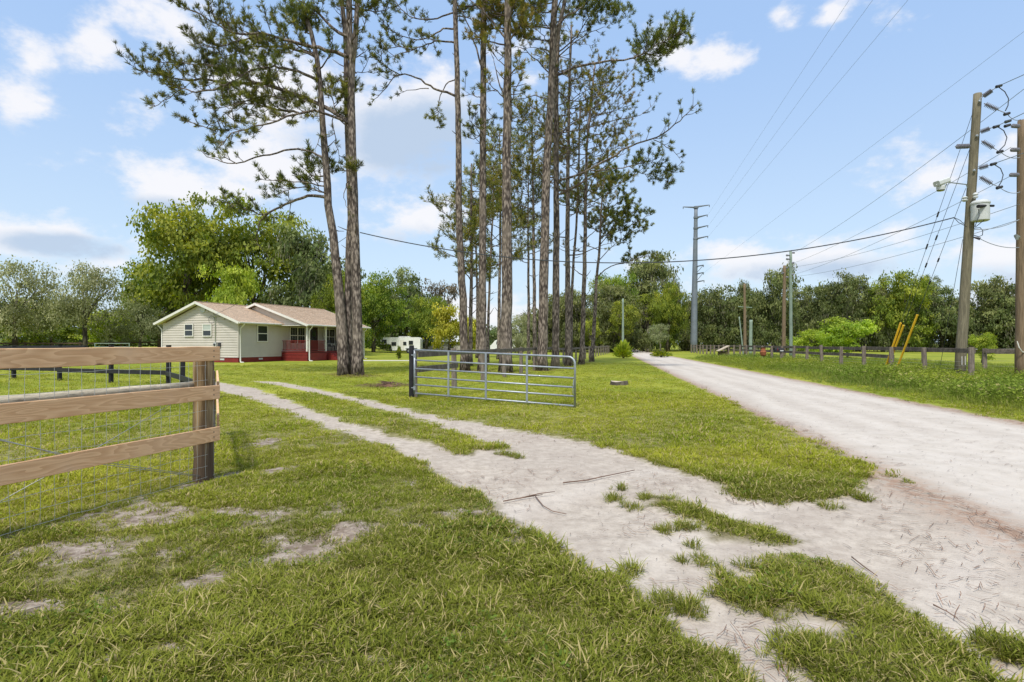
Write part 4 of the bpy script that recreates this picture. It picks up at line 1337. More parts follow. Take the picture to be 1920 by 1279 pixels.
def tree(px, Y, top, wpx, kind, label, trunk=.18, base=0.1, cat='tree', group=None, bark='oak_bark', rot=None, depth=1.0, seed=None, name=None, x=None):
    X = (px - 960) / F * Y if x is None else x
    g = gzf(X, Y)
    H = EYE + (HY - top) / F * Y - g
    Wd = wpx / F * Y / 2
    keys = [k for k in CR if k[0] == kind]
    sd = int(abs(px) * 7 + Y) if seed is None else seed
    rg = random.Random(sd)
    me, cl = CR[keys[rg.randrange(len(keys))]]
    root = empty(name or kind_name[kind], (X, Y, g), 0, label, cat, group or kind_group[kind])
    rot = rg.uniform(0, 2 * PI) if rot is None else rot
    c = link('crown', me, root)
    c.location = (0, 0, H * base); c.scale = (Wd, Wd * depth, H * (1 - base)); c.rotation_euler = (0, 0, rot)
    mb = MB()
    tr = max(.08, H * trunk * .12)
    hh = H * (.55 if base < .3 else .7)
    pts = [Vector((0, 0, -.1)), Vector((rg.uniform(-.2, .2), 0, hh * .4)), Vector((rg.uniform(-.5, .5), rg.uniform(-.3, .3), hh * .75)), Vector((rg.uniform(-.6, .6), 0, hh * 1.25))]
    mb.tube(pts, [tr * 1.35, tr, tr * .8, tr * .3], 8)
    R3 = Matrix.Rotation(rot, 3, 'Z')
    for k in range(9):
        v = Vector(cl[rg.randrange(len(cl))])
        e = R3 @ Vector((v.x * Wd * .9, v.y * Wd * .9 * depth, 0)); e.z = H * base + v.z * H * (1 - base)
        s0 = pts[1].lerp(pts[2], rg.random())
        mid = s0.lerp(e, .5) + Vector((0, 0, H * .04))
        mb.tube([s0, mid, e], [tr * .5, tr * .3, tr * .1], 5)
    mb.build('trunk', M[bark], root, shade=True)
    return root


kind_name = {'oak': 'oak_tree', 'broad': 'broadleaf_tree', 'grey': 'airy_tree', 'lime': 'young_tree', 'olive': 'vine_covered_tree', 'yellow': 'yellow_tree', 'brown': 'broadleaf_tree', 'far': 'broadleaf_tree'}
kind_group = {'oak': 'mossy oaks at the back of the fields', 'broad': 'large broadleaf trees behind the house', 'grey': 'airy grey-green trees of the left paddock', 'lime': 'light green young trees', 'olive': 'yellow-green vine-covered trees',
              'yellow': 'yellow-leaved trees', 'brown': 'dull brownish trees', 'far': 'distant trees'}
TREES = [
    (30, 60, 490, 170, 'grey', 'airy grey-green tree at the far left edge behind the paddock rails', dict(bark='oak_bark', base=.08)),
    (-95, 58, 480, 190, 'grey', 'airy tree cut by the left picture edge', {}),
    (160, 60, 489, 150, 'grey', 'rounded airy tree with a clear slim trunk, alone between the left edge and the house', dict(base=.16)),
    (262, 64, 556, 100, 'grey', 'low pale grey-green tree beside the left gable corner of the house', dict(base=.1)),
    (205, 69, 585, 120, 'lime', 'yellow-green bushy tree low behind the slim trunked tree', dict(base=.03)),
    (95, 76, 560, 200, 'broad', 'dark green tree filling the gap behind the two airy left trees', dict(base=.02)),
    (345, 70, 382, 250, 'broad', 'largest tree behind the house, bright domed top above the left gable', dict(base=.1, seed=3)),
    (480, 76, 398, 240, 'broad', 'broad tree right of the largest one, its top behind the drooping pine limb', dict(base=.12, seed=8)),
    (585, 72, 428, 210, 'oak', 'grey-green tree above the porch roof, seen behind the leaning pine trunk', dict(base=.1)),
    (300, 82, 500, 160, 'broad', 'shaded lower tree behind the left gable roof', dict(base=.02)),
    (440, 60, 497, 120, 'lime', 'bright light green tree rising right behind the gable roof', dict(base=.12)),
    (640, 66, 520, 110, 'broad', 'mid green tree directly behind the right end of the house roof', dict(base=.05)),
    (700, 84, 520, 130, 'broad', 'mid green tree standing right of the house behind the trailer nose', dict(base=.03)),
    (765, 98, 508, 150, 'oak', 'dark oak with a rounded top behind the white trailer', dict(base=.02)),
    (815, 104, 530, 90, 'brown', 'brownish thin-leaved tree right of the dark oak behind the trailer', dict(base=.1)),
    (720, 110, 545, 120, 'far', 'hazy tree low between the house and the dark oak', dict(base=0)),
    (842, 84, 568, 88, 'yellow', 'bright yellow-leaved tree behind the leftmost row pine', dict(base=.1)),
    (880, 90, 590, 50, 'yellow', 'smaller yellow-leaved tree right of the bright yellow one', dict(base=.1)),
    (975, 96, 588, 95, 'grey', 'olive airy tree seen between the two thickest pine trunks', dict(base=.05)),
    (932, 150, 612, 80, 'far', 'far pale tree in the sky gap left of the thickest pine', dict(base=0)),
    (1040, 100, 548, 140, 'oak', 'oak behind the trunks right of centre', dict(base=.02)),
    (1093, 94, 545, 120, 'oak', 'oak behind the slim pines nearest the road', dict(base=.02)),
    (1150, 96, 530, 150, 'oak', 'dark oak left of the road vanishing point', dict(base=.02)),
    (1205, 112, 480, 175, 'oak', 'tall dark oak crowning over the far end of the road', dict(base=.06)),
    (1252, 122, 500, 95, 'oak', 'narrow oak right of the tall one over the far road', dict(base=.1)),
    (1165, 88, 560, 75, 'olive', 'yellow-green vine-covered tree in front of the dark oaks', dict(base=.25)),
    (1215, 98, 548, 70, 'olive', 'yellow-green tree top high in front of the tall dark oak', dict(base=.45)),
    (1110, 86, 590, 55, 'olive', 'yellow-green shrubby tree behind the shortest pine', dict(base=.1)),
    (1150, 104, 520, 110, 'broad', 'leafy dark tree left of the tall oak at the far end of the road', dict(base=.02)),
    (1252, 104, 535, 70, 'broad', 'leafy tree at the right flank of the tall oak over the far road', dict(base=.05)),
    (1060, 108, 575, 110, 'broad', 'mid green tree low behind the two thin pines right of centre', dict(base=0)),
    (800, 92, 560, 80, 'broad', 'dark bushy tree directly left of the bright yellow one', dict(base=0)),
    (1238, 84, 606, 58, 'grey', 'small roadside tree with a pale trunk at the far end of the road', dict(base=.35, bark='pale_bark')),
    (1205, 150, 600, 70, 'far', 'distant tree closing the end of the road', dict(base=0)),
    (1290, 118, 572, 62, 'oak', 'vine-draped oak just left of the tall steel pole', dict(base=0)),
    (1330, 112, 536, 125, 'oak', 'oak just right of the tall steel pole', dict(base=0)),
    (1392, 118, 527, 60, 'oak', 'narrow high-topped oak behind the thin brown utility pole', dict(base=.1)),
    (1390, 108, 548, 120, 'oak', 'low wide oak behind the green pole stub', dict(base=0)),
    (1452, 106, 500, 120, 'oak', 'tall oak directly left of the pair of utility poles', dict(base=.03)),
    (1500, 112, 536, 130, 'oak', 'lower oak right of the pair of utility poles', dict(base=0)),
    (1555, 108, 526, 130, 'oak', 'mossy oak left above the bright green young tree', dict(base=0)),
    (1608, 104, 510, 125, 'oak', 'high mossy oak above the bright green young tree', dict(base=.02)),
    (1655, 101, 530, 120, 'oak', 'mossy oak behind the yellow guy guards', dict(base=0)),
    (1700, 98, 514, 130, 'broad', 'greener spreading oak right of the yellow guy guards', dict(base=.02)),
    (1738, 102, 514, 48, 'oak', 'small high crown poking out left of the near utility pole', dict(base=.45)),
    (1765, 100, 532, 130, 'oak', 'mossy oak left of the near utility pole', dict(base=0)),
    (1835, 98, 522, 140, 'oak', 'mossy oak between the two near utility poles', dict(base=0)),
    (1895, 95, 532, 140, 'oak', 'mossy oak behind the right picture edge pole', dict(base=0)),
    (1975, 92, 540, 130, 'oak', 'mossy oak beyond the right picture edge', dict(base=0)),
    (1588, 50, 600, 118, 'lime', 'bright green spreading young tree inside the right field', dict(base=.08, seed=5)),
    (1522, 55, 618, 75, 'lime', 'smaller green young tree left of the bright spreading one', dict(base=.05)),
    (1842, 42, 628, 52, 'lime', 'small light green bush between the near utility poles', dict(base=.05)),
]
for px, Y, top, w_, k, lb, kw in TREES: tree(px, Y, top, w_, k, lb, **kw)


def woodline(px0, px1, Y0, Y1, top, n, label, material='leaf_far'):
    """far wood that reads as one mass"""
    rg = np.random.default_rng(int(px0 + 5000))
    V0, F0, T0, M0, _ = crown_data(seed=300 + int(abs(px0)) % 50, lobes=12, clusters=60, per=22, leaf=.09, cl_r=.2)
    VV, FF, TT = [], [], []
    for i in range(n):
        px = px0 + (px1 - px0) * (i + .5) / n + rg.normal(0, 8); Y = rg.uniform(Y0, Y1)
        X = (px - 960) / F * Y; g = gzf(X, Y)
        H = EYE + (HY - top + rg.uniform(-14, 14)) / F * Y - g; w_ = abs(px1 - px0) / n * .95 / F * Y
        a = rg.uniform(0, 6.28); c, s_ = math.cos(a), math.sin(a)
        x, y = V0[:, 0] * c - V0[:, 1] * s_, V0[:, 0] * s_ + V0[:, 1] * c
        VV.append(np.stack([X + x * w_, Y + y * w_, g - .5 + V0[:, 2] * (H + .5)], 1)); FF.append(F0 + len(V0) * i); TT.append(T0)
    VV = np.vstack(VV)
    me = np_mesh('distant_woodland', VV, np.vstack(FF), M[material], {'tint': ('POINT', np.concatenate(TT)), 'moss': ('POINT', np.zeros(len(VV)))})
    link('distant_woodland', me, label=label, cat='woodland', kind='stuff')


woodline(-500, 700, 120, 150, 588, 22, 'distant wood behind the house and left paddock')
woodline(1000, 1190, 130, 160, 590, 8, 'distant wood low behind the pines nearest the road')
woodline(640, 1190, 165, 200, 612, 12, 'distant wood seen low between the pine trunks')
woodline(1225, 2500, 118, 150, 562, 30, 'dark wood massed behind the oaks across the right field', 'leaf_oak')

# ------------------------------------------------------------------ house
C0 = Vector((-20.52, 42.68, 0))
HA = math.atan2(.95, .312)
house = empty('house', C0, HA, 'single-storey beige house with tan shingle roof, red skirting and a red front porch', 'house')
WD, EV = 7.5, 2.95       # gable width, wall height
X2, XE = 4.5, 12.8       # where the porch block begins, far end
Q = 2.6                  # porch depth (towards -y)
PIT1, PIT2 = .383, .348
R1 = 4.65                # ridge heights
R2, RY2 = 4.80, 2.3
SK = .38


def hb(name, mats, f, parent=house, **kw):
    mb = MB(); f(mb); return mb.build(name, mats, parent, **kw)


wall_g = hb('wall', M['siding'], lambda m_: m_.add([(0.05, 0.05, SK), (.05, WD - .05, SK), (.05, WD - .05, EV), (.05, WD / 2, R1 - .22), (.05, .05, EV), (.2, .05, SK), (.2, WD - .05, SK), (.2, WD - .05, EV), (.2, WD / 2, R1 - .22), (.2, .05, EV)],
            [(0, 1, 2, 3, 4), (9, 8, 7, 6, 5), (0, 5, 6, 1), (1, 6, 7, 2), (2, 7, 8, 3), (3, 8, 9, 4), (4, 9, 5, 0)]))
CH = .19
z = SK; i = 0
sid = {}
while z < R1 - .45:
    h = min(CH, R1 - .4 - z)
    if z < EV: y0, y1 = 0.03, WD - .03
    else:
        k = (z + CH - EV) / (R1 - .35 - EV) * WD / 2; y0, y1 = .03 + k, WD - .03 - k
    if y1 - y0 > .3:
        mb = MB(); mb.add([(-.021, y0, z), (.045, y0, z), (.045, y1, z), (-.021, y1, z), (.012, y0, z + h), (.045, y0, z + h), (.045, y1, z + h), (.012, y1, z + h)],
                          [(3, 2, 1, 0), (0, 1, 5, 4), (2, 3, 7, 6), (3, 0, 4, 7), (4, 5, 6, 7), (1, 2, 6, 5)])
        mb.build('siding_board', M['siding'], wall_g)
    z += CH
wall_f = hb('wall', M['siding'], lambda m_: m_.box(.21, XE, .05, .2, SK, EV))
mesh_short = None
z = SK
while z < EV - .05:
    mb = MB(); h = min(CH, EV - z)
    mb.add([(0.05, -.021, z), (XE - 1.0, -.021, z), (XE - 1.0, .045, z), (0.05, .045, z), (0.05, .012, z + h), (XE - 1.0, .012, z + h), (XE - 1.0, .045, z + h), (0.05, .045, z + h)],
           [(3, 2, 1, 0), (0, 1, 5, 4), (2, 3, 7, 6), (3, 0, 4, 7), (4, 5, 6, 7), (1, 2, 6, 5)])
    mb.build('siding_board', M['siding'], wall_f)
    z += CH
hb('corner_trim', M['siding'], lambda m_: m_.box(-.045, .045, -.045, .045, SK, EV))
hb('wall', M['siding'], lambda m_: m_.box(.21, XE, WD - .2, WD - .05, SK, EV))
hb('wall', M['siding'], lambda m_: m_.box(XE - .15, XE, -Q + .01, WD - .21, SK, EV))
room = hb('wall', M['siding'], lambda m_: m_.box(11.9, 12.05, -Q, .02, SK, EV))
z = SK
while z < EV - .05:
    hb('siding_board', M['siding'], lambda m_: m_.add([(11.875, -Q, z), (11.905, -Q, z), (11.905, 0, z), (11.875, 0, z), (11.899, -Q, z + CH), (11.905, -Q, z + CH), (11.905, 0, z + CH), (11.899, 0, z + CH)],
       [(3, 2, 1, 0), (0, 1, 5, 4), (2, 3, 7, 6), (3, 0, 4, 7), (4, 5, 6, 7), (1, 2, 6, 5)]), room)
    z += CH
hb('wall', M['siding'], lambda m_: m_.box(12.06, XE - .16, -Q, -Q + .15, SK, EV))
hb('skirting', M['red'], lambda m_: (m_.box(0.02, .22, .02, WD - .02, -.1, SK - .003), m_.box(.23, XE - .02, .02, .2, -.1, SK - .003), m_.box(11.92, XE - .02, -Q + .02, -.01, -.1, SK - .003)))
for a, b in ((.9, .012), (1.6, None)): pass
for y in (1.35, 4.6): hb('vent', M['light_grey'], lambda m_: m_.box(.005, .018, y, y + .42, .17, .30))
for x in (2.1,): hb('vent', M['light_grey'], lambda m_: m_.box(x, x + .42, .004, .018, .17, .30))
for x in (6.2, 9.6): hb('vent', M['light_grey'], lambda m_: m_.box(x, x + .42, .004, .018, .1, .2))
# gable end of the porch block
hb('gable_wall', M['siding'], lambda m_: m_.add([(X2, -Q + .1, EV + .02), (X2, 7.2, EV + .02), (X2, RY2, R2 - .22), (X2 + .12, -Q + .1, EV + .02), (X2 + .12, 7.2, EV + .02), (X2 + .12, RY2, R2 - .22)], [(0, 1, 2), (5, 4, 3), (0, 3, 4, 1), (1, 4, 5, 2), (2, 5, 3, 0)]))
z = EV + .05
gw = house.children[-1]
while z < R2 - .4:
    fr = (z + CH - EV) / (R2 - .2 - EV); y0 = -Q + .15 + fr * (RY2 + Q - .1); y1 = 7.1 - fr * (7.1 - RY2)
    mb = MB(); mb.add([(X2 - .035, y0, z), (X2 - .003, y0, z), (X2 - .003, y1, z), (X2 - .035, y1, z), (X2 - .012, y0, z + CH), (X2 - .003, y0, z + CH), (X2 - .003, y1, z + CH), (X2 - .012, y1, z + CH)],
                      [(3, 2, 1, 0), (0, 1, 5, 4), (2, 3, 7, 6), (3, 0, 4, 7), (4, 5, 6, 7), (1, 2, 6, 5)])
    mb.build('siding_board', M['siding'], gw); z += CH


def roof(x0, x1, yf, yb, yr, zr, pf, pb, name='roof'):
    """two slopes built as real shingle courses, each course lapping the one below"""
    rt = hb(name, M['roof'], lambda m_: m_.add(
        [(x0, yf, zr - pf * (yr - yf) - .09), (x1, yf, zr - pf * (yr - yf) - .09), (x0, yr, zr - .09), (x1, yr, zr - .09), (x0, yb, zr - pb * (yb - yr) - .09), (x1, yb, zr - pb * (yb - yr) - .09),
         (x0, yf, zr - pf * (yr - yf) - .02), (x1, yf, zr - pf * (yr - yf) - .02), (x0, yr, zr - .02), (x1, yr, zr - .02), (x0, yb, zr - pb * (yb - yr) - .02), (x1, yb, zr - pb * (yb - yr) - .02)],
        [(0, 2, 3, 1), (2, 4, 5, 3), (6, 7, 9, 8), (8, 9, 11, 10), (0, 1, 7, 6), (4, 10, 11, 5), (0, 6, 8, 2), (2, 8, 10, 4), (1, 3, 9, 7), (3, 5, 11, 9)]))
    mb = MB()
    rg = random.Random(int(x0 * 10))
    for (ya, p) in ((yf, pf), (yb, pb)):
        L = abs(yr - ya); n = int(L / .14); sgn = 1 if ya < yr else -1
        for i in range(n):
            a = ya + sgn * L * i / n; b_ = ya + sgn * L * (i + 1) / n
            za = zr - p * abs(yr - a); zb = zr - p * abs(yr - b_)
            x = x0 - .02
            while x < x1:
                w_ = rg.uniform(.28, .36); xx = min(x + w_ - .012, x1 + .02); e = rg.uniform(-.004, .006)
                mb.add([(x, a, za + .012 + e), (xx, a, za + .012 + e), (xx, b_, zb - .012), (x, b_, zb - .012), (x, a, za - .02), (xx, a, za - .02)], [(0, 1, 2, 3) if sgn > 0 else (3, 2, 1, 0), (0, 4, 5, 1)])
                x += w_
    mb.build('shingles', M['roof'], rt, kind='stuff')
    hb('ridge_cap', M['roof'], lambda m_: m_.beam((x0 - .02, yr, zr + .0), (x1 + .02, yr, zr + .0), .26, .03, bev=.01), rt)
    return rt


roof(-.38, X2 + .6, -.42, WD + .42, WD / 2, R1, PIT1, PIT1)
roof(X2 - .32, XE + .5, -Q - .32, WD + .42, RY2, R2, PIT2, PIT2)


def fascia(a, b, h=.17, w=.045, nm='fascia'): hb(nm, M['white'], lambda m_: m_.beam(a, b, w, h))
zr1f = R1 - PIT1 * (WD / 2 + .42)
for sgn in (-1, 1):
    yy = WD / 2 + sgn * (WD / 2 + .42)
    fascia((-.42, yy, zr1f - .09), (-.42, WD / 2, R1 - .09))
    hb('soffit', M['white'], lambda m_: m_.add([(-.37, yy, zr1f - .13), (.03, yy, zr1f - .13), (.03, WD / 2, R1 - .13), (-.37, WD / 2, R1 - .13), (-.37, yy, zr1f - .10), (.03, yy, zr1f - .10), (.03, WD / 2, R1 - .10), (-.37, WD / 2, R1 - .10)], [(0, 1, 2, 3), (7, 6, 5, 4), (0, 4, 5, 1), (3, 2, 6, 7), (0, 3, 7, 4), (1, 5, 6, 2)]))
zr2f = R2 - PIT2 * (RY2 + Q + .32); zr2b = R2 - PIT2 * (WD + .42 - RY2)
fascia((X2 - .36, -Q - .32, zr2f - .09), (X2 - .36, RY2, R2 - .09))
fascia((X2 - .36, WD + .42, zr2b - .09), (X2 - .36, RY2, R2 - .09))
fascia((XE + .54, -Q - .32, zr2f - .09), (XE + .54, RY2, R2 - .09))
fascia((XE + .54, WD + .42, zr2b - .09), (XE + .54, RY2, R2 - .09))
hb('gutter', M['white'], lambda m_: m_.beam((-.4, -.48, zr1f - .06), (X2 - .4, -.48, zr1f - .06), .11, .12, bev=.025))
hb('gutter', M['white'], lambda m_: m_.beam((X2 - .38, -Q - .38, zr2f - .06), (XE + .55, -Q - .38, zr2f - .06), .11, .12, bev=.025))
hb('gutter', M['white'], lambda m_: m_.beam((-.4, WD + .48, zr1f - .06), (XE + .5, WD + .48, zr1f - .06), .11, .12, bev=.025))
hb('soffit', M['white'], lambda m_: m_.box(-.36, X2 - .35, -.42, .02, zr1f - .15, zr1f - .12))
hb('porch_ceiling', M['white'], lambda m_: m_.box(X2 - .3, XE + .48, -Q - .3, .02, EV - .06, EV - .01))


def downspout(x, y, ztop, yout, nm='downspout'):
    hb(nm, M['white'], lambda m_: m_.tube([(x, yout, ztop - .08), (x, yout + .02, ztop - .18), (x, y, ztop - .5), (x, y, .12), (x - .02, y - .05, .02), (x, y - .32, .0)], [.055] * 6, 8), shade=True)


downspout(.12, -.07, zr1f, -.46)
downspout(X2 + .25, -Q - .06, zr2f, -Q - .36)
downspout(XE - .1, -Q - .06, zr2f, -Q - .36)
downspout(.03, WD + .1, zr1f, WD + .46)


def solve_s(px, q):
    """s on the line y=-q of the house seen at this pixel"""
    u = (px - 960) / F
    ox, oy = C0.x + .95 * q, C0.y - .312 * q
    return (u * oy - ox) / (.312 - u * .95)


def solve_t(px):
    u = (px - 960) / F
    return (u * C0.y - C0.x) / (-.95 - u * .312)


def zat(py, s, q):
    Y = C0.y + .95 * s - .312 * q
    return EYE + (HY - py) / F * Y


def window(plane, a0, a1, z0, z1, pos, mull=0, grid=False, blind_top=False):
    """plane 'x': lies in x = pos facing -x (a along y); plane 'y': lies in y = pos facing -y (a along x)"""
    def bx(m_, p0, p1, d0, d1, zz0, zz1):
        if plane == 'x': m_.box(pos + d0, pos + d1, p0, p1, zz0, zz1)
        else: m_.box(p0, p1, pos + d0, pos + d1, zz0, zz1)
    root = hb('window', M['white'], lambda m_: (bx(m_, a0, a0 + .07, -.06, -.0, z0, z1), bx(m_, a1 - .07, a1, -.06, -.0, z0, z1), bx(m_, a0 + .071, a1 - .071, -.06, 0, z0, z0 + .07), bx(m_, a0 + .071, a1 - .071, -.06, 0, z1 - .07, z1)))
    zm = (z0 + z1) / 2
    hb('sash', M['white'], lambda m_: bx(m_, a0 + .072, a1 - .072, -.045, -.002, zm - .03, zm + .03), root)
    cols = [(a0 + .07, a1 - .07)]
    if mull:
        am = (a0 + a1) / 2
        hb('mullion', M['white'], lambda m_: (bx(m_, am - .045, am + .045, -.055, -.001, z0 + .072, zm - .031), bx(m_, am - .045, am + .045, -.055, -.001, zm + .031, z1 - .072)), root)
        cols = [(a0 + .07, am - .045), (am + .045, a1 - .07)]
    for c0, c1 in cols:
        for zz0, zz1, top in ((z0 + .071, zm - .031, False), (zm + .031, z1 - .071, True)):
            hb('pane', M['blind'] if (blind_top and top) else M['glass'], lambda m_: bx(m_, c0 + .002, c1 - .002, -.03, -.016, zz0, zz1), root)
            if grid:
                n = 3
                hb('muntin', M['white'], lambda m_: ([bx(m_, c0 + (c1 - c0) * k / n - .008, c0 + (c1 - c0) * k / n + .008, -.036, -.031, zz0 + .002, zz1 - .002) for k in range(1, n)],), root)


for (p0, p1, bl) in ((347, 363.6, False), (381, 398, True)):
    t0, t1 = solve_t(p1), solve_t(p0)
    Yw = C0.y + .312 * (t0 + t1) / 2
    window('x', t0, t1, EYE + (HY - 631.3) / F * Yw, EYE + (HY - 607.3) / F * Yw, -.03, blind_top=bl)
s0, s1 = solve_s(481, 0), solve_s(501, 0)
window('y', s0, s1, zat(641.3, (s0 + s1) / 2, 0), zat(609.8, (s0 + s1) / 2, 0), -.03)
s0, s1 = solve_s(542.5, 0), solve_s(571, 0)
window('y', s0, s1, zat(645.5, 6.4, 0), zat(613, 6.4, 0), -.03, mull=1, grid=True)
s0, s1 = solve_s(605, 0), solve_s(628.5, 0)
window('y', s0, min(s1, 11.8), zat(646.5, 10.8, 0), zat(617, 10.8, 0), -.03, mull=1, grid=True)
DK = .78
s0, s1 = solve_s(580, 0), solve_s(595, 0)
dr = hb('door', M['white'], lambda m_: (m_.box(s0 - .09, s0 - .002, -.07, -.016, DK, DK + 2.1), m_.box(s1 + .002, s1 + .09, -.07, -.016, DK, DK + 2.1), m_.box(s0 - .09, s1 + .09, -.07, -.016, DK + 2.102, DK + 2.19)))
hb('door_leaf', M['door'], lambda m_: m_.box(s0, s1, -.05, -.018, DK + .01, DK + 2.098), dr)
hb('door_glass', M['glass'], lambda m_: m_.box(s0 + .2, s1 - .2, -.058, -.052, DK + .9, DK + 1.95), dr)
hb('wreath', M['leaf_far'], lambda m_: m_.lathe(((s0 + s1) / 2, -.075, DK + 1.5), [(.16, -.03), (.22, 0), (.16, .03)], 14, (0, 1, 0)), dr)
hb('handle', M['steel'], lambda m_: m_.tube([(s0 + .1, -.1, DK + 1.0), (s0 + .1, -.052, DK + 1.0)], .03, 8), dr)
window('x', -Q + .75, -.6, 1.35, 2.5, 11.884, mull=1)
# porch
porch = hb('porch_deck', M['red'], lambda m_: m_.box(X2 + .1, 11.86, -Q, -.02, DK - .07, DK))
for k in range(5):
    zz = .0 + k * .137
    hb('skirt_board', M['red_dark'] if k % 2 else M['red'], lambda m_: (m_.box(X2 + .12, 11.84, -Q + .03, -Q + .055, zz, zz + .125), m_.box(X2 + .12, X2 + .145, -Q + .06, -.03, zz, zz + .125)), porch)
for x in (X2 + .18, 7.1, 9.5, 11.78):
    hb('porch_post', M['white'], lambda m_: m_.beam((x, -Q + .1, DK), (x, -Q + .1, EV - .065), .13, .13, up=(0, 1, 0), bev=.012))
def rail(x0, y0, x1, y1):
    rr = hb('railing', M['red'], lambda m_: (m_.beam((x0, y0, DK + .88), (x1, y1, DK + .88), .09, .045), m_.beam((x0, y0, DK + .12), (x1, y1, DK + .12), .045, .06)))
    L = math.hypot(x1 - x0, y1 - y0); n = int(L / .13)
    for k in range(1, n):
        x, y = x0 + (x1 - x0) * k / n, y0 + (y1 - y0) * k / n
        hb('baluster', M['red'], lambda m_: m_.beam((x, y, DK + .15), (x, y, DK + .857), .035, .035, up=(0, 1, 0)), rr)
rail(X2 + .18, -.06, X2 + .18, -Q + .03)
rail(X2 + .26, -Q + .1, 7.02, -Q + .1)
rail(9.58, -Q + .1, 11.7, -Q + .1)
for k in range(4):
    hb('step', M['red'], lambda m_: m_.box(7.3, 8.9, -Q - .28 * (4 - k), -Q - .28 * (3 - k) - .003, -.02, .16 * (k + 1)))
hb('lattice_panel', M['red'], lambda m_: m_.box(X2 + .3, 7.0, -Q - .04, -Q + .02, .02, .66), porch)
# electric service on the gable
tm = solve_t(404.8)
hb('service_mast', M['light_grey'], lambda m_: (m_.tube([(-.05, tm, 1.45), (-.05, tm, 3.5), (-.16, tm, 3.62), (-.2, tm, 3.5)], .032, 8)), shade=True)
mt = hb('meter_box', M['light_grey'], lambda m_: m_.box(-.16, -.016, tm - .16, tm + .1, 1.15, 1.5))
hb('meter_dial', M['dark_metal'], lambda m_: m_.lathe((-.16, tm - .03, 1.35), [(.09, 0), (.09, .05), (.05, .075)], 14, (-1, 0, 0)), mt)
hb('junction_box', M['dark_metal'], lambda m_: (m_.box(-.12, -.016, tm - .52, tm - .30, 1.2, 1.48), m_.tube([(-.05, tm - .41, 1.2), (-.05, tm - .41, .35)], .02, 6)))
hb('gable_vent', M['light_grey'], lambda m_: (m_.lathe((-.02, WD / 2 - .35, R1 - .62), [(.24, 0), (.24, .03), (.19, .035), (.18, .015), (.01, .015)], 20, (-1, 0, 0))))
hb('wire_loop', M['cable'], lambda m_: m_.tube([(-.08, tm + .05, 3.45)] + [(-.1, tm + .32 - .3 * math.cos(a), 3.25 + .28 * math.sin(a)) for a in np.linspace(0, 2 * PI, 14)] + [(-.08, tm + .05, 3.4)], .012, 5))
# things on the porch and by the door
def H2W(x, y, z): return C0 + Matrix.Rotation(HA, 3, 'Z') @ Vector((x, y, z))
def chair(p, rz, lb):
    r_ = empty('patio_chair', p, rz, lb, 'chair', 'patio chairs on the porch')
    def q(nm, m_, f):
        mb = MB(); f(mb); mb.build(nm, m_, r_)
    q('seat', M['dark_metal'], lambda m_: m_.beam((-.24, 0, .42), (.24, 0, .42), .46, .05, bev=.01))
    q('backrest', M['dark_metal'], lambda m_: [m_.beam((-.22 + .088 * k, .22, .45), (-.22 + .088 * k, .32, .92), .05, .015) for k in range(6)] + [m_.beam((-.25, .32, .93), (.25, .32, .93), .04, .04)])
    for sx in (-.22, .22):
        for sy in (-.2, .22): q('leg', M['dark_metal'], lambda m_: m_.tube([(sx, sy, 0), (sx, sy, .42)], .018, 6))
        q('armrest', M['light_grey'], lambda m_: m_.tube([(sx * 1.15, -.2, .42), (sx * 1.15, -.2, .62), (sx * 1.15, .05, .66), (sx * 1.15, .26, .64)], .02, 6))
chair(H2W(9.3, -1.5, DK), HA, 'dark slatted patio chair on the red porch, left of the pair')
chair(H2W(10.3, -1.6, DK), HA + .5, 'dark slatted patio chair on the red porch, right of the pair')
tb = empty('patio_table', H2W(9.8, -1.9, DK), HA, 'small round patio table between the two porch chairs', 'table')
m1 = MB(); m1.lathe((0, 0, .62), [(.30, 0), (.32, .02), (.30, .04)], 18); m1.build('table_top', M['light_grey'], tb)
m1 = MB(); m1.tube([(0, 0, 0), (0, 0, .62)], .03, 8); m1.build('leg', M['dark_metal'], tb)
slab = MB(); sx0, sy0 = G(672, 677); slab.box(0, 5.2, 0, 1.2, -.05, .035); tag(slab.build('concrete_slab', M['concrete'], loc=(sx0, sy0, gzf(sx0, sy0))), 'pale concrete walkway slab on the lawn right of the house', 'walkway')

# ------------------------------------------------------------------ near wooden fence
FP = [Vector((-3.15, 5.90, 0)), Vector((-3.69, 4.10, 0))]
fdir = (FP[1] - FP[0]).normalized()
FA = FP[0]; FB = FP[0] + fdir * 5.4
nf = empty('board_fence', (FA.x, FA.y, 0), math.atan2(fdir.y, fdir.x), 'new pine board fence with wire mesh and thick round corner post, near left', 'fence')
perp = Vector((-fdir.y, fdir.x, 0))      # local +y
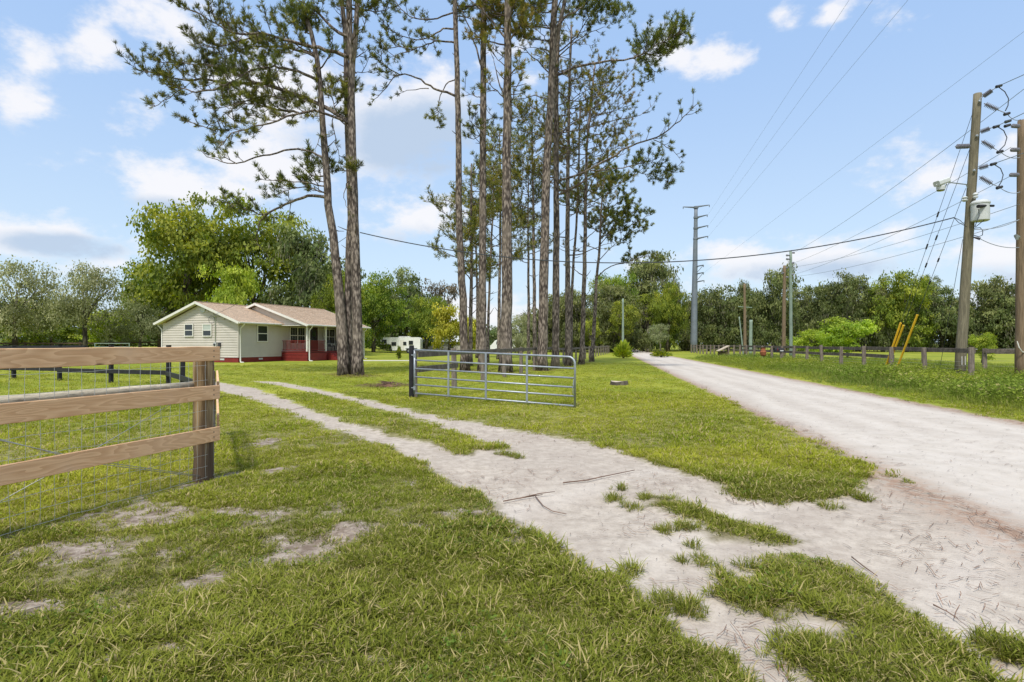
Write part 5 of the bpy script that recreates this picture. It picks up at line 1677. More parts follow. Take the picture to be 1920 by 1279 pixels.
# local frame: x runs towards the camera along the fence, the boards are on the +y side (lane side) of the post
def lane(): return 1
side = 1 if (Matrix.Rotation(math.atan2(fdir.y, fdir.x), 3, 'Z') @ Vector((0, 1, 0))).x > 0 else -1
def post_mesh(r_, h, sides=20, seed=0, lean=0):
    rg = random.Random(seed); mb = MB()
    n = 9
    mb.tube([(rg.uniform(-.004, .004) + lean * k / n, rg.uniform(-.004, .004), -.3 + (h + .3) * k / n) for k in range(n)] + [(lean, 0, h)], [r_ * rg.uniform(.97, 1.04) for k in range(n)] + [r_ * .94], sides)
    return mb
pb = post_mesh(.095, 1.345, 24, 3).build('post', M['new_post'], nf, shade=False, loc=(.06, 0, 0))
for x in (2.5, 4.9):
    post_mesh(.08, 1.34, 20, int(x * 9)).build('post', M['new_post'], nf, loc=(x, 0, 0))
def board(z0, z1, x0, x1, h, th=.026, seed=0):
    """uneven sawn board with softened edges, between heights z0 at x0 and z1 at x1"""
    mb = MB(); rg = random.Random(seed); n = 9; pr = []
    for k in range(n + 1):
        t = k / n; x = x0 + (x1 - x0) * t; z = z0 + (z1 - z0) * t + rg.uniform(-.003, .003)
        hh = h / 2 + rg.uniform(-.002, .002); b = .004; y0 = side * (.096); y1 = side * (.096 + th)
        ya, yb = min(y0, y1), max(y0, y1)
        pr.append([(x, ya + b, z - hh), (x, yb - b, z - hh), (x, yb, z - hh + b), (x, yb, z + hh - b), (x, yb - b, z + hh), (x, ya + b, z + hh), (x, ya, z + hh - b), (x, ya, z - hh + b)])
    vs = [v for r_ in pr for v in r_]; fs = []
    for i in range(n):
        for k in range(8):
            fs.append((i * 8 + k, (i + 1) * 8 + k, (i + 1) * 8 + (k + 1) % 8, i * 8 + (k + 1) % 8))
    fs += [tuple(range(8)), tuple(n * 8 + k for k in range(8))[::-1]]
    mb.add(vs, fs)
    return mb
for zc, hh in ((1.30, .145), (.905, .145), (.475, .145)):
    if zc > 1.2:
        board(zc, zc - .005, -.03, 2.4, hh, seed=int(zc * 100)).build('board', M['plank'], nf)
        board(zc - .003, zc + .01, 2.403, 5.4, hh, seed=int(zc * 101)).build('board', M['plank'], nf)
    else:
        board(zc, zc + .0, -.03, 5.4, hh, seed=int(zc * 100)).build('board', M['plank'], nf)
rl = MB(); rg_ = random.Random(4)
rl.tube([(.12 + k * .53, -side * .06, .985 + rg_.uniform(-.006, .006)) for k in range(11)], [.038 + rg_.uniform(-.004, .006) + .0012 * k for k in range(11)], 14)
rl.build('round_rail', mat('weathered_round_rail', (0.50, 0.44, 0.33), .9, var=.25, vscale=6, stretch=(.6, 5, 5), bump=.004, bscale=20, dark=(.14, .13, .10), darkamt=.7), nf, shade=True)
# wire mesh: verticals every 10 cm, horizontals graded
mesh_part = MB(); rg_ = random.Random(8)
ym = side * .088
for k in range(52):
    x = .02 + k * .103
    pts = [(x + rg_.uniform(-.006, .006), ym + rg_.uniform(-.004, .004), .04 + 1.24 * j / 8) for j in range(9)]
    mesh_part.tube(pts, .0016, 4, cap=False)
for zz in (.05, .16, .28, .42, .57, .72, .87, 1.03, 1.18):
    mesh_part.tube([(x, ym - .003, zz + rg_.uniform(-.008, .008)) for x in np.linspace(-.02, 5.3, 34)], .0019, 4, cap=False)
mesh_part.build('wire_mesh', M['wire'], nf, kind='stuff')
br = MB()
br.tube([(.15, side * .03, .06), (1.25, side * .03, .42), (1.9, side * .03, .72), (2.4, side * .03, 1.0)], .0035, 5)
br.tube([(.15, side * .045, .07), (1.25, side * .045, .44), (1.9, side * .045, .71), (2.4, side * .045, 1.0)], .0035, 5)
br.tube([(2.4, -side * .03, .06), (1.2, -side * .03, .5), (.1, -side * .03, .95)], .003, 5)
br.build('brace_wire', M['wire'], nf, shade=True)
for zc in (1.33, 1.27, .93, .88, .5, .45):
    mb = MB(); mb.lathe((.05, side * .122, zc), [(.006, 0), (.006, .003)], 8, (0, side, 0)); mb.build('nail', M['dark_metal'], nf)
# second leg of the fence: boards end-on along the driveway
d2a = Vector((FA.x + .035, FA.y + .13, 0)); d2b = Vector((-6.02, 11.6, 0))
sf = empty('board_fence', (d2a.x, d2a.y, 0), math.atan2(d2b.y - d2a.y, d2b.x - d2a.x), 'board fence seen end-on, running from the round corner post along the driveway', 'fence')
L2 = (d2b - d2a).length
for zc in (.93, .58):
    mb = MB(); mb.beam((0, -.0, zc), (2.9, .0, zc + .0), .025, .14, bev=.003); mb.build('board', M['white'] if False else M['plank'], sf)
for x in (2.8,):
    post_mesh(.07, 1.0, 14, int(x)).build('post', M['old_post'], sf, loc=(x, .09, 0))

# ------------------------------------------------------------------ generic fence
def rail_fence(label, pts, post_sp, post_h, post_r, rails, rail_h, rail_t, post_m, rail_m, square=False, seed=0, name='rail_fence', skip=(), wires=(), wire_r=.004, lean=.02, group=None, posts_at=None):
    pts = [Vector((p[0], p[1], 0)) for p in pts]
    root = empty(name, (pts[0].x, pts[0].y, 0), 0, label, 'fence', group)
    o = pts[0]
    rg = random.Random(seed)
    for a, b in zip(pts[:-1], pts[1:]):
        L = (b - a).length; n = max(1, round(L / post_sp)); d = (b - a).normalized(); nrm = Vector((d.y, -d.x, 0))
        pos = [a + d * (L * k / n) for k in range(n + 1)] if not posts_at else [a + d * q for q in posts_at]
        tops = []
        for k, p in enumerate(pos):
            g = gzf(p.x, p.y); h = post_h * rg.uniform(.96, 1.05)
            lx, ly = rg.uniform(-lean, lean), rg.uniform(-lean, lean)
            mb = MB()
            if square: mb.beam((0, 0, -.2), (lx, ly, h), post_r * 2, post_r * 2, up=(d.x, d.y, 0), bev=.008)
            else: mb.tube([(0, 0, -.2), (lx * .5, ly * .5, h * .5), (lx, ly, h)], [post_r * 1.08, post_r, post_r * .96], 9)
            mb.build('post', post_m, root, loc=(p.x - o.x, p.y - o.y, g))
        for k in range(len(pos) - 1):
            p, q = pos[k], pos[k + 1]
            ga, gb = gzf(p.x, p.y), gzf(q.x, q.y)
            for ri, zr in enumerate(rails):
                if (ri, k) in skip: continue
                e = rg.uniform(-.02, .02); e2 = rg.uniform(-.02, .02)
                off = nrm * (post_r + rail_t / 2 + .002)
                A = p - o + off + Vector((0, 0, ga + zr + e)); B = q - o + off + Vector((0, 0, gb + zr + e2))
                mid = (A + B) / 2
                mb = MB(); dd = (B - A).normalized()
                mb.beam(A - mid + dd * .004, B - mid - dd * .004, rail_t, rail_h, bev=min(.006, rail_t * .2)); mb.build('rail', rail_m, root, loc=mid)
        if wires:
            mb = MB()
            for zr in wires:
                mb.tube([(p.x - o.x, p.y - o.y, gzf(p.x, p.y) + zr) for p in pos], wire_r, 4)
            mb.build('wire', M['wire'], root)
    return root


# black paddock fence
bx0, by0 = G(316, 722); bx1, by1 = G(26, 710)
rail_fence('black two-rail paddock fence turning a corner, seen through the near board fence',
           [(-27, 26.2), (bx1, by1), (bx0, by0), (-7.63, 14.0)], 2.9, 1.30, .06, (1.2, .42), .15, .04, M['black_wood'], M['black_wood'], square=True, seed=5, name='rail_fence')
# far paddock fences on the left
def gp(px, Y): return ((px - 960) / F * Y, Y)
rail_fence('brown far paddock fence beneath the airy trees at the left', [gp(-260, 62), gp(150, 62), gp(300, 66)], 3.0, 1.15, .09, (1.05, .35), .16, .04, M['brown_wood'], M['brown_wood'], seed=6, square=True)
rail_fence('dark rail fence in front of the left trees, low behind the near top board', [gp(-260, 44), gp(160, 47)], 3.2, 1.3, .07, (1.2,), .15, .04, M['black_wood'], M['black_wood'], seed=7, square=True)
gt = empty('tube_gate', gp(178, 58) + (gzf(*gp(178, 58)),), .05, 'pale green far tube gate left of the house', 'gate')
for zz in (.25, .55, .85, 1.2):
    mb = MB(); mb.tube([(0, 0, zz), (3.4, 0, zz)], .035, 6); mb.build('tube', M['pole_pale'], gt)
for xx in (0, 3.4):
    mb = MB(); mb.tube([(xx, 0, .0), (xx, 0, 1.25)], .05, 6); mb.build('upright', M['pole_pale'], gt)
# fence along the pines behind the gate
GP = Vector((-2.62, 14.85, 0))
k_ = .25
root_pf = rail_fence('weathered fence with a dark top rail running back along the pine row from the gate', [(GP.x + .05, GP.y + .1), (GP.x + .05 + k_ * 21, GP.y + .1 + 21)], 2.9, 1.22, .085, (1.14, .72), .15, .045, M['old_post'], M['old_wood'], seed=9,
                     skip=tuple((1, k) for k in range(1, 40)))
ex, ey = GP.x + .05 + k_ * 21.3, GP.y + .1 + 21.3
rail_fence('low grey wire and post fence continuing past the pines towards the yellow-green bush', [(ex, ey), (14.3, 84)], 3.6, 1.15, .07, (1.05,), .14, .04, M['old_post'], M['old_post'], seed=10, wires=(.2, .4, .6, .8), wire_r=.006)
# right-hand roadside fence
FXA = 13.5
posts_px = [1821, 1734, 1670.6, 1620, 1577, 1541.5]
py_ = [FXA / ((p - 960) / F - ROAD_K) for p in posts_px]
a = Vector((FXA + ROAD_K * py_[0], py_[0], 0)); end = Vector((FXA + ROAD_K * 89, 89, 0))
dL = math.sqrt(1 + ROAD_K ** 2)
pa = [(y - py_[0]) * dL for y in py_]
while pa[-1] < (89 - py_[0]) * dL: pa.append(pa[-1] + 2.75)
rail_fence('long weathered post-and-board fence along the far side of the white road', [a, end], 3, 1.28, .10, (1.16, .80), .17, .05, M['old_post'], M['old_wood'], seed=12,
           skip=tuple((1, k) for k in (0, 1)), wires=(.16, .3, .44, .58, .72), wire_r=.005, lean=.06, posts_at=pa)
rail_fence('short weathered fence stretch between the two near utility poles and past the picture edge', [gp(1846, 27.5), gp(1985, 25.0)], 2.1, 1.2, .10, (1.08,), .20, .05, M['old_post'], M['old_wood'], seed=13, wires=(.35, .6))

# ------------------------------------------------------------------ gate
gl = Vector((-2.50, 14.6, 0)); gr = Vector((1.387, 12.54, 0))
gang = math.atan2(gr.y - gl.y, gr.x - gl.x); GL = (gr - gl).length
gpost = post_mesh(.068, 1.36, 16, 31).build('gate_post', M['black_wood'], label='black hinge post at the left end of the open tube gate', cat='post', loc=(GP.x, GP.y, 0))
gate = empty('tube_gate', (gl.x, gl.y, 0), gang, 'open galvanized tube gate with six bars, swung out over the lawn', 'gate')
def gzl(x, t):      # sagging gate: heights at hinge and at the free end
    hi0, lo0, hi1, lo1 = 1.245, .135, 1.115, .03
    hi = hi0 + (hi1 - hi0) * x / GL; lo = lo0 + (lo1 - lo0) * x / GL
    return lo + (hi - lo) * t
TS = [0, .2, .38, .57, .765]
for k, t in enumerate(TS):
    mb = MB(); mb.tube([(.02, 0, gzl(0, t)), (GL - .03, 0, gzl(GL, t))], .021 if k else .023, 12); mb.build('bar', M['steel'], gate, shade=True)
mb = MB()
c = .16
arc = [(GL - c + c * math.sin(a_), 0, gzl(GL, 1) - c + c * math.cos(a_)) for a_ in np.linspace(0, PI / 2, 8)]
mb.tube([(.0, 0, gzl(0, 1))] + arc + [(GL, 0, gzl(GL, 0) - .02)], .024, 12); mb.build('outer_frame', M['steel'], gate, shade=True)
mb = MB(); mb.tube([(0, 0, gzl(0, 0) - .02), (0, 0, gzl(0, 1))], .024, 12); mb.build('hinge_upright', M['steel'], gate, shade=True)
for px in (842, 912, 989):
    u = (px - 960) / F; t_ = (u * gl.y - gl.x) / (math.cos(gang) - u * math.sin(gang))
    mb = MB(); mb.beam((t_, -.028, gzl(t_, 0) - .01), (t_, -.028, gzl(t_, 1) + .01), .05, .012, up=(0, 1, 0)); mb.build('stay', M['steel'], gate)
for t in (.12, .88):
    mb = MB(); mb.tube([(-.12, .03, gzl(0, t)), (0, 0, gzl(0, t))], .014, 8); mb.tube([(0, 0, gzl(0, t) - .05), (0, 0, gzl(0, t) + .05)], .032, 10); mb.build('hinge', M['steel'], gate)
mb = MB(); mb.tube([(GL - .02, -.02, .62), (GL - .02, -.05, .5), (GL - .03, -.045, .34), (GL - .02, -.03, .3)], .009, 6); mb.build('latch_chain', M['steel'], gate)

# ------------------------------------------------------------------ horse trailer and vehicles
Yt = 84.0
tx0 = (713 - 960) / F * Yt; tx1 = (788 - 960) / F * Yt; L_ = tx1 - tx0
ht = empty('horse_trailer', (tx0, Yt, 0), 0, 'white gooseneck horse trailer parked on the lawn right of the house', 'trailer')
hz = EYE + (HY - 632.5) / F * Yt; bz = .45; W_ = 2.2
mb = MB()
prof = [(0, bz + .95), (0, hz - .35), (.18, hz - .05), (.5, hz), (L_ - .3, hz), (L_, hz - .25), (L_, bz), (1.75, bz), (1.6, bz + .9), (.2, bz + .9)]
n = len(prof)
mb.add([(x, 0, z) for x, z in prof] + [(x, W_, z) for x, z in prof], [tuple(range(n)), tuple(range(n, 2 * n))[::-1]] + [(i, n + i, n + (i + 1) % n, (i + 1) % n) for i in range(n)])
mb.build('body', M['trailer'], ht)
def tp(nm, m_, f):
    mb = MB(); f(mb); return mb.build(nm, m_, ht)
for (p0, p1, y0, y1) in ((716, 725, 637, 644.5), (734, 743, 641.5, 648.5), (756, 762, 641, 647.5), (766.5, 774.5, 639, 646.5)):
    x0, x1 = (p0 - 713) / F * Yt, (p1 - 713) / F * Yt; z1, z0 = EYE + (HY - y0) / F * Yt, EYE + (HY - y1) / F * Yt
    w = tp('window', M['white'], lambda m_: m_.box(x0 - .05, x1 + .05, -.03, -.003, z0 - .05, z1 + .05))
    mb = MB(); mb.box(x0, x1, -.045, -.032, z0, z1); mb.build('pane', M['glass'], w)
for x in (4.2, 5.0):
    w = tp('wheel', M['black'], lambda m_: m_.lathe((x, .0, .38), [(.16, -.02), (.38, -.02), (.38, .24), (.16, .24)], 20, (0, 1, 0)))
    mb = MB(); mb.lathe((x, -.03, .38), [(.17, 0), (.17, .03), (.05, .035)], 14, (0, 1, 0)); mb.build('rim', M['steel'], w)
tp('fender', M['steel'], lambda m_: m_.box(3.75, 5.45, -.08, .02, .72, .80))
tp('hitch', M['dark_metal'], lambda m_: m_.beam((.5, W_ / 2, bz + .9), (.5, W_ / 2, .7), .12, .12, up=(0, 1, 0)))
tp('jack', M['dark_metal'], lambda m_: m_.beam((1.5, .3, bz + .5), (1.5, .3, 0), .09, .09, up=(0, 1, 0)))
tp('roof_vent', M['white'], lambda m_: m_.box(2.6, 4.2, .5, 1.7, hz + .002, hz + .16))
tp('side_door', M['white'], lambda m_: m_.box(2.95, 3.5, -.02, -.003, bz + .1, hz - .35))
# white van far behind the gate fence
Yv = 92.0; vx = (919 - 960) / F * Yv
vn = empty('parked_van', (vx, Yv, 0), 0, 'white van parked far behind the fence, only its windows and roof showing', 'van')
vb = MB(); Lv = 2.7 * 1.9
prof = [(0, .4), (0, 1.15), (.25, 1.3), (.75, 1.95), (1.2, 2.1), (Lv - .2, 2.1), (Lv, 1.9), (Lv, .4)]
n = len(prof); vb.add([(x, 0, z) for x, z in prof] + [(x, 1.9, z) for x, z in prof], [tuple(range(n)), tuple(range(n, 2 * n))[::-1]] + [(i, n + i, n + (i + 1) % n, (i + 1) % n) for i in range(n)]); vb.build('body', M['trailer'], vn)
for x in (1.0, 2.0, 3.0, 4.0):
    mb = MB(); mb.box(x, x + .8, -.02, -.003, 1.32, 1.8); mb.build('window', M['glass'], vn)
for x in (1.0, 4.1):
    mb = MB(); mb.lathe((x, -.02, .34), [(.1, 0), (.34, 0), (.34, .2), (.1, .2)], 16, (0, 1, 0)); mb.build('wheel', M['black'], vn)
# low outbuilding behind the trailer
Yb = 98.0; ox = (782 - 960) / F * Yb
ob = empty('shed', (ox, Yb, 0), 0, 'low grey-roofed outbuilding behind the trailer and the yellow tree', 'shed')
mb = MB(); mb.box(0, 7.5, 0, 5, 0, 1.9); mb.build('wall', mat('pale_shed_wall', (.42, .40, .36), .8, var=.15, vscale=2), ob)
mb = MB(); mb.add([(-.3, -.4, 1.85), (7.8, -.4, 1.85), (7.8, 2.5, 2.85), (-.3, 2.5, 2.85), (-.3, 5.4, 1.85), (7.8, 5.4, 1.85), (-.3, -.4, 1.75), (7.8, -.4, 1.75), (7.8, 5.4, 1.75), (-.3, 5.4, 1.75)], [(0, 1, 2, 3), (3, 2, 5, 4), (0, 6, 7, 1), (4, 5, 8, 9), (6, 9, 8, 7), (0, 3, 4, 9, 6), (1, 7, 8, 5, 2)]); mb.build('roof', M['light_grey'], ob)
for x in (.9, 3.0, 5.4):
    mb = MB(); mb.box(x, x + .9, -.03, -.003, .7, 1.5); mb.build('window', M['glass'], ob)
# long white roof far right
Yw = 80; wx = (1846 - 960) / F * Yw
wb = empty('shed', (wx, Yw, 0), 0, 'long low white-roofed shed far across the right field', 'shed')
mb = MB(); mb.box(0, 9, 0, 4, 0, .55); mb.build('wall', M['old_wood'], wb)
mb = MB(); mb.beam((-.3, 2, .62), (9.3, 2, .62), 4.6, .10, bev=.02); mb.build('roof', M['white'], wb)

# bushes
def spiky_bush(px, base, w, h, label, material='leaf_lime', n=420, seed=1):
    X, Y = G(px, base); rg = np.random.default_rng(seed); r_ = w / 2 / F * Y; H = h / F * Y
    a = rg.uniform(0, 2 * PI, n); e = rg.uniform(.15, 1.5, n)
    d = np.stack([np.cos(a) * np.cos(e), np.sin(a) * np.cos(e), np.sin(e)], 1)
    t0 = rg.uniform(.2, .75, n)[:, None]
    B = d * t0 * np.array([r_, r_, H]); Tp = d * (t0 + rg.uniform(.18, .42, n)[:, None]) * np.array([r_, r_, H])
    s_ = np.cross(d, rg.normal(size=(n, 3))); s_ /= np.linalg.norm(s_, axis=1)[:, None]
    m_ = (B + Tp) / 2 + np.array([0, 0, .04])
    wd = .055
    V = np.stack([B, m_ + s_ * wd, Tp - np.array([0, 0, .03]), m_ - s_ * wd], 1).reshape(-1, 3)
    root = empty('bush', (X, Y, gzf(X, Y)), 0, label, 'bush')
    link('foliage', np_mesh('foliage', V, np.arange(n * 4).reshape(-1, 4), M[material], {'tint': ('POINT', np.repeat(rg.random(n), 4)), 'moss': ('POINT', np.zeros(n * 4))}), root)
    mb = MB()
    for k in range(9):
        q = rg.integers(n); mb.tube([(0, 0, 0), tuple(m_[q] * .5 + np.array([0, 0, .1])), tuple(m_[q])], [.03, .02, .01], 5)
    mb.build('stem', M['twig'], root)
spiky_bush(1168, 672, 44, 34, 'yellow-green spiky bush at the left edge of the road beyond the pines', n=900)
spiky_bush(972, 664, 40, 38, 'rounded olive palmetto behind the pines, between the thickest trunks', 'leaf_grey', n=500, seed=4)
spiky_bush(748, 674, 13, 27, 'small upright green shrub in front of the white trailer', 'leaf_broad', n=260, seed=6)
spiky_bush(1446, 676, 30, 16, 'low flowering plant spilling over the roadside fence by the mailbox', 'leaf_lime', n=220, seed=7)
spiky_bush(1240, 670, 50, 14, 'low green scrub at the far right edge of the road', 'leaf_broad', n=400, seed=8)

# roadside things on the right
X, Y = 12.9 + ROAD_K * 41, 41.0
mbx = empty('mailbox', (X, Y, 0), PI / 2 - .16, 'black mailbox on a grey post by the right-hand fence', 'mailbox')
X, Y = (1461 - 960) / F * 42.5, 42.5
mbx.location = (X, Y, 0); mbx.rotation_euler = (0, 0, 0)
mb = MB(); mb.beam((.12, 0, 0), (.12, 0, .78), .12, .12, up=(0, 1, 0), bev=.01); mb.build('post', M['old_post'], mbx)
mb = MB(); n = 12
pr = [(-.13, 0), (.13, 0)] + [(.13 * math.cos(a_), .16 + .13 * math.sin(a_)) for a_ in np.linspace(0, PI, 9)]
n = len(pr); mb.add([(-.34, y, .8 + z_) for y, z_ in pr] + [(.34, y, .8 + z_) for y, z_ in pr], [tuple(range(n)), tuple(range(n, 2 * n))[::-1]] + [(i, n + i, n + (i + 1) % n, (i + 1) % n) for i in range(n)]); mb.build('box', M['black'], mbx)
mb = MB(); mb.box(.0, .26, -.142, -.134, .86, .94); mb.build('number_plate', M['light_grey'], mbx)
mb = MB(); mb.box(-.2, -.16, -.16, -.14, .9, 1.08); mb.build('flag', M['red'], mbx)
X, Y = (1431 - 960) / F * 46, 46
pot = empty('planter_stand', (X, Y, 0), 0, 'rust-orange painted planter on a white leg by the right-hand fence', 'planter')
mb = MB(); mb.lathe((0, 0, .42), [(.16, 0), (.22, .1), (.25, .35), (.2, .4), (.15, .62), (.2, .7)], 14); mb.build('pot', M['rust'], pot)
mb = MB(); mb.beam((-.12, 0, 0), (-.05, 0, .42), .09, .09, up=(0, 1, 0)); mb.build('leg', M['white'], pot)
mb = MB(); mb.beam((.15, 0, 0), (.06, 0, .42), .09, .09, up=(0, 1, 0)); mb.build('leg', M['brown_wood'], pot)
X, Y = (1345 - 960) / F * 62, 62
lt = empty('feed_stand', (X, Y, 0), 0, 'small stand with a slanting pale roof board behind the right-hand fence', 'stand')
mb = MB(); mb.beam((0, 0, .62), (1.2, 0, 1.2), .8, .07, up=(0, 0, 1)); mb.build('roof_board', M['cut_wood'], lt)
for x, h in ((.1, .62), (1.1, 1.1)):
    mb = MB(); mb.beam((x, 0, 0), (x, 0, h), .1, .1, up=(0, 1, 0)); mb.build('leg', M['brown_wood'], lt)
mb = MB(); mb.box(.2, 1.1, -.1, .3, .1, .6); mb.build('bin', M['brown_wood'], lt)

# ------------------------------------------------------------------ poles
def round_pole(label, Y, p0, p1, r0, r1, material, name='utility_pole', cat='utility pole', group=None):
    b = P3(p0[0], HY + 10, Y); t = P3(p1[0], p1[1], Y)
    g = gzf(b.x, Y)
    root = empty(name, (b.x, Y, g), 0, label, cat, group)
    mb = MB(); n = 14
    rg = random.Random(int(Y))
    top = Vector((t.x - b.x, 0, t.z - g))
    mb.tube([top * (k / n) + Vector((rg.uniform(-.006, .006), 0, -.3 if k == 0 else 0)) for k in range(n + 1)], [r0 + (r1 - r0) * k / n for k in range(n + 1)], 18)
    mb.build('pole', material, root, shade=True)
    return root, Vector((b.x, Y, g)), top


YP = 22.6
p1root, p1b, p1t = round_pole('tall weathered green-grey utility pole with transformer, standing behind the right-hand fence', YP, (1799, 712), (1833, 176), .19, .14, M['pole_green'], group='near utility poles')
def p1(name, material, f, parent=p1root, shade=False, **kw):
    mb = MB(); f(mb); mb.v = [tuple(Vector(v) - p1b) for v in mb.v]; return mb.build(name, material, parent, shade=shade, **kw)
def W1(px, py, dy=0): return P3(px, py, YP + dy)
def insulator(root_, base, a, b, r_=.095, n=8, name='insulator', nm=1):
    """ribbed strain insulator between two world points"""
    a, b = Vector(a), Vector(b); L = (b - a).length
    mb = MB()
    prof = [(.02, 0), (.02, L * .08)]
    for k in range(n):
        z0 = L * (.1 + .8 * k / n); dz = L * .8 / n
        prof += [(.03, z0), (r_, z0 + dz * .25), (r_, z0 + dz * .55), (.03, z0 + dz * .8)]
    prof += [(.02, L * .92), (.02, L)]
    mb.lathe(a, prof, 10, (b - a))
    mb.v = [tuple(Vector(v) - base) for v in mb.v]
    return mb.build(name, M['insul'], root_)
FR = -.25
ins1 = [((1842, 182), (1862, 168)), ((1845, 194), (1873, 207)), ((1837, 248), (1858, 240)), ((1840, 264), (1865, 279)), ((1834, 316), (1855, 310)), ((1836, 331), (1862, 346))]
for (a_, b_) in ins1: insulator(p1root, p1b, W1(*a_, FR), W1(*b_, FR - .2))
insulator(p1root, p1b, W1(1819, 274, FR), W1(1791, 275, FR))
# jumpers
JMP = [[(1872, 163), (1884, 172), (1891, 185), (1890, 198), (1885, 208)], [(1868, 236), (1882, 245), (1888, 258), (1884, 272), (1873, 283)], [(1862, 307), (1876, 316), (1881, 328), (1878, 340), (1872, 350)]]
for j in JMP:
    p1('jumper_wire', M['cable'], lambda m_: m_.tube([W1(x, y, FR - .3) for x, y in j], .018, 6), shade=True)
CLAMPS = [(1873, 161), (1888, 213), (1868, 237), (1875, 284), (1863, 307), (1874, 351), (1890, 227), (1889, 235)]
for c_ in CLAMPS: p1('clamp', M['dark_metal'], lambda m_: m_.tube([W1(c_[0] - 5, c_[1] + 2, FR - .3), W1(c_[0] + 5, c_[1] - 1, FR - .3)], [.06, .05], 8))
LINKS = [((1862, 168), (1873, 161)), ((1873, 207), (1888, 213)), ((1858, 240), (1868, 237)), ((1865, 279), (1875, 284)), ((1855, 310), (1863, 307)), ((1862, 346), (1874, 351)), ((1842, 182), (1836, 186))]
for a_, b_ in LINKS: p1('link_rod', M['steel'], lambda m_: m_.tube([W1(*a_, FR - .2), W1(*b_, FR - .3)], .016, 6))
for y, x in ((190, 1836), (255, 1831), (320, 1826)): p1('bolt', M['steel'], lambda m_: m_.lathe(W1(x, y, -.17), [(.05, 0), (.05, .05), (.03, .06)], 8, (0, -1, 0)))
# transformer
trf = p1('transformer', M['light_grey'], lambda m_: m_.lathe(W1(1838, 415, -.35), [(.26, 0), (.30, .03), (.30, .66), (.32, .67), (.32, .72), (.25, .80), (.05, .83)], 22), shade=False)
p1('bushing', M['black'], lambda m_: m_.tube([W1(1834, 387, -.75), W1(1848, 386, -.6), W1(1863, 386, -.5)], [.07, .05, .045], 8), trf)
p1('bracket', M['steel'], lambda m_: m_.beam(W1(1828, 385), W1(1838, 385, -.25), .1, .1), trf)
p1('tank_wire', M['cable'], lambda m_: (m_.tube([W1(1835, 392, -.72), W1(1836, 405, -.72), W1(1832, 414, -.7), W1(1828, 425, -.3)], .014, 5), m_.tube([W1(1852, 390, -.6), W1(1853, 400, -.6), W1(1846, 412, -.6), W1(1829, 426, -.3)], .014, 5)), trf)
p1('arrester', M['light_grey'], lambda m_: (m_.lathe(W1(1809, 378, -.2), [(.06, 0), (.11, .05), (.06, .1), (.11, .15), (.05, .2)], 10), m_.lathe(W1(1829, 372, -.3), [(.05, 0), (.1, .05), (.05, .1), (.1, .15), (.05, .22)], 10)))
p1('wire_ring', M['cable'], lambda m_: m_.tube([W1(1826, 428, -.2), W1(1838, 427, -.2), W1(1843, 433, -.2), W1(1842, 441, -.2), W1(1835, 444, -.2), W1(1826, 441, -.2)], .014, 5), shade=True)
p1('clamp', M['dark_metal'], lambda m_: m_.tube([W1(1826, 445, -.2), W1(1838, 448, -.3)], [.03, .06], 8))
# worn white paint strokes low on the pole
p1('paint_mark', M['white'], lambda m_: (m_.box(W1(1795.5, 0).x, W1(1796.6, 0).x, YP - .206, YP - .203, W1(0, 684).z, W1(0, 668).z), m_.box(W1(1801.5, 0).x, W1(1802.6, 0).x, YP - .206, YP - .203, W1(0, 684).z, W1(0, 668).z)))
# yard light on an arm
yl = empty('yard_light', W1(1766, 342, -.6), 0, 'grey floodlight on a thin arm left of the near utility pole', 'lamp')
ylw = W1(1766, 342, -.6)
def yq(nm, m_, f):
    mb = MB(); f(mb); mb.v = [tuple(Vector(v) - ylw) for v in mb.v]; return mb.build(nm, m_, yl)
yq('arm', M['steel'], lambda m_: m_.tube([W1(1779, 342, -.55), W1(1812, 346, -.2), W1(1814, 352, -.15)], .022, 8))
hd = yq('lamp_head', M['light_grey'], lambda m_: (m_.beam(W1(1756, 345, -.65), W1(1776, 338, -.6), .30, .20, bev=.04), m_.lathe(W1(1764, 346, -.62), [(.14, -.22), (.15, -.1), (.12, 0)], 12)))
yq('lens', M['glass'], lambda m_: m_.lathe(W1(1764, 346, -.62), [(.12, -.25), (.13, -.222)], 12))
yq('yoke', M['light_grey'], lambda m_: m_.tube([W1(1756, 346, -.7), W1(1764, 356, -.6), W1(1772, 353, -.55), W1(1776, 341, -.5)], .02, 6))

p2root, p2b, p2t = round_pole('brown round utility pole cut by the right picture edge', 22.0, (1914, 712), (1917, 226), .19, .15, M['pole_brown'], group='near utility poles')
for (a_, b_) in (((1911, 237), (1897, 236)), ((1911, 281), (1895, 281)), ((1910, 328), (1893, 328))):
    insulator(p2root, p2b, P3(*a_, 21.8), P3(*b_, 21.7), .08, 6)
mb = MB(); mb.tube([P3(1911, 445, 21.8) - p2b, P3(1906, 443, 21.75) - p2b, P3(1907, 450, 21.75) - p2b], [.05, .09, .04], 8); mb.build('spool', M['steel'], p2root)
mb = MB(); mb.tube([P3(1907, 640, 21.79) - p2b + Vector((0, 0, 0)), P3(1911, 652, 21.75) - p2b, P3(1917, 660, 21.77) - p2b, P3(1926, 662, 21.9) - p2b], .02, 6); mb.build('cable_loop', M['white'], p2root)

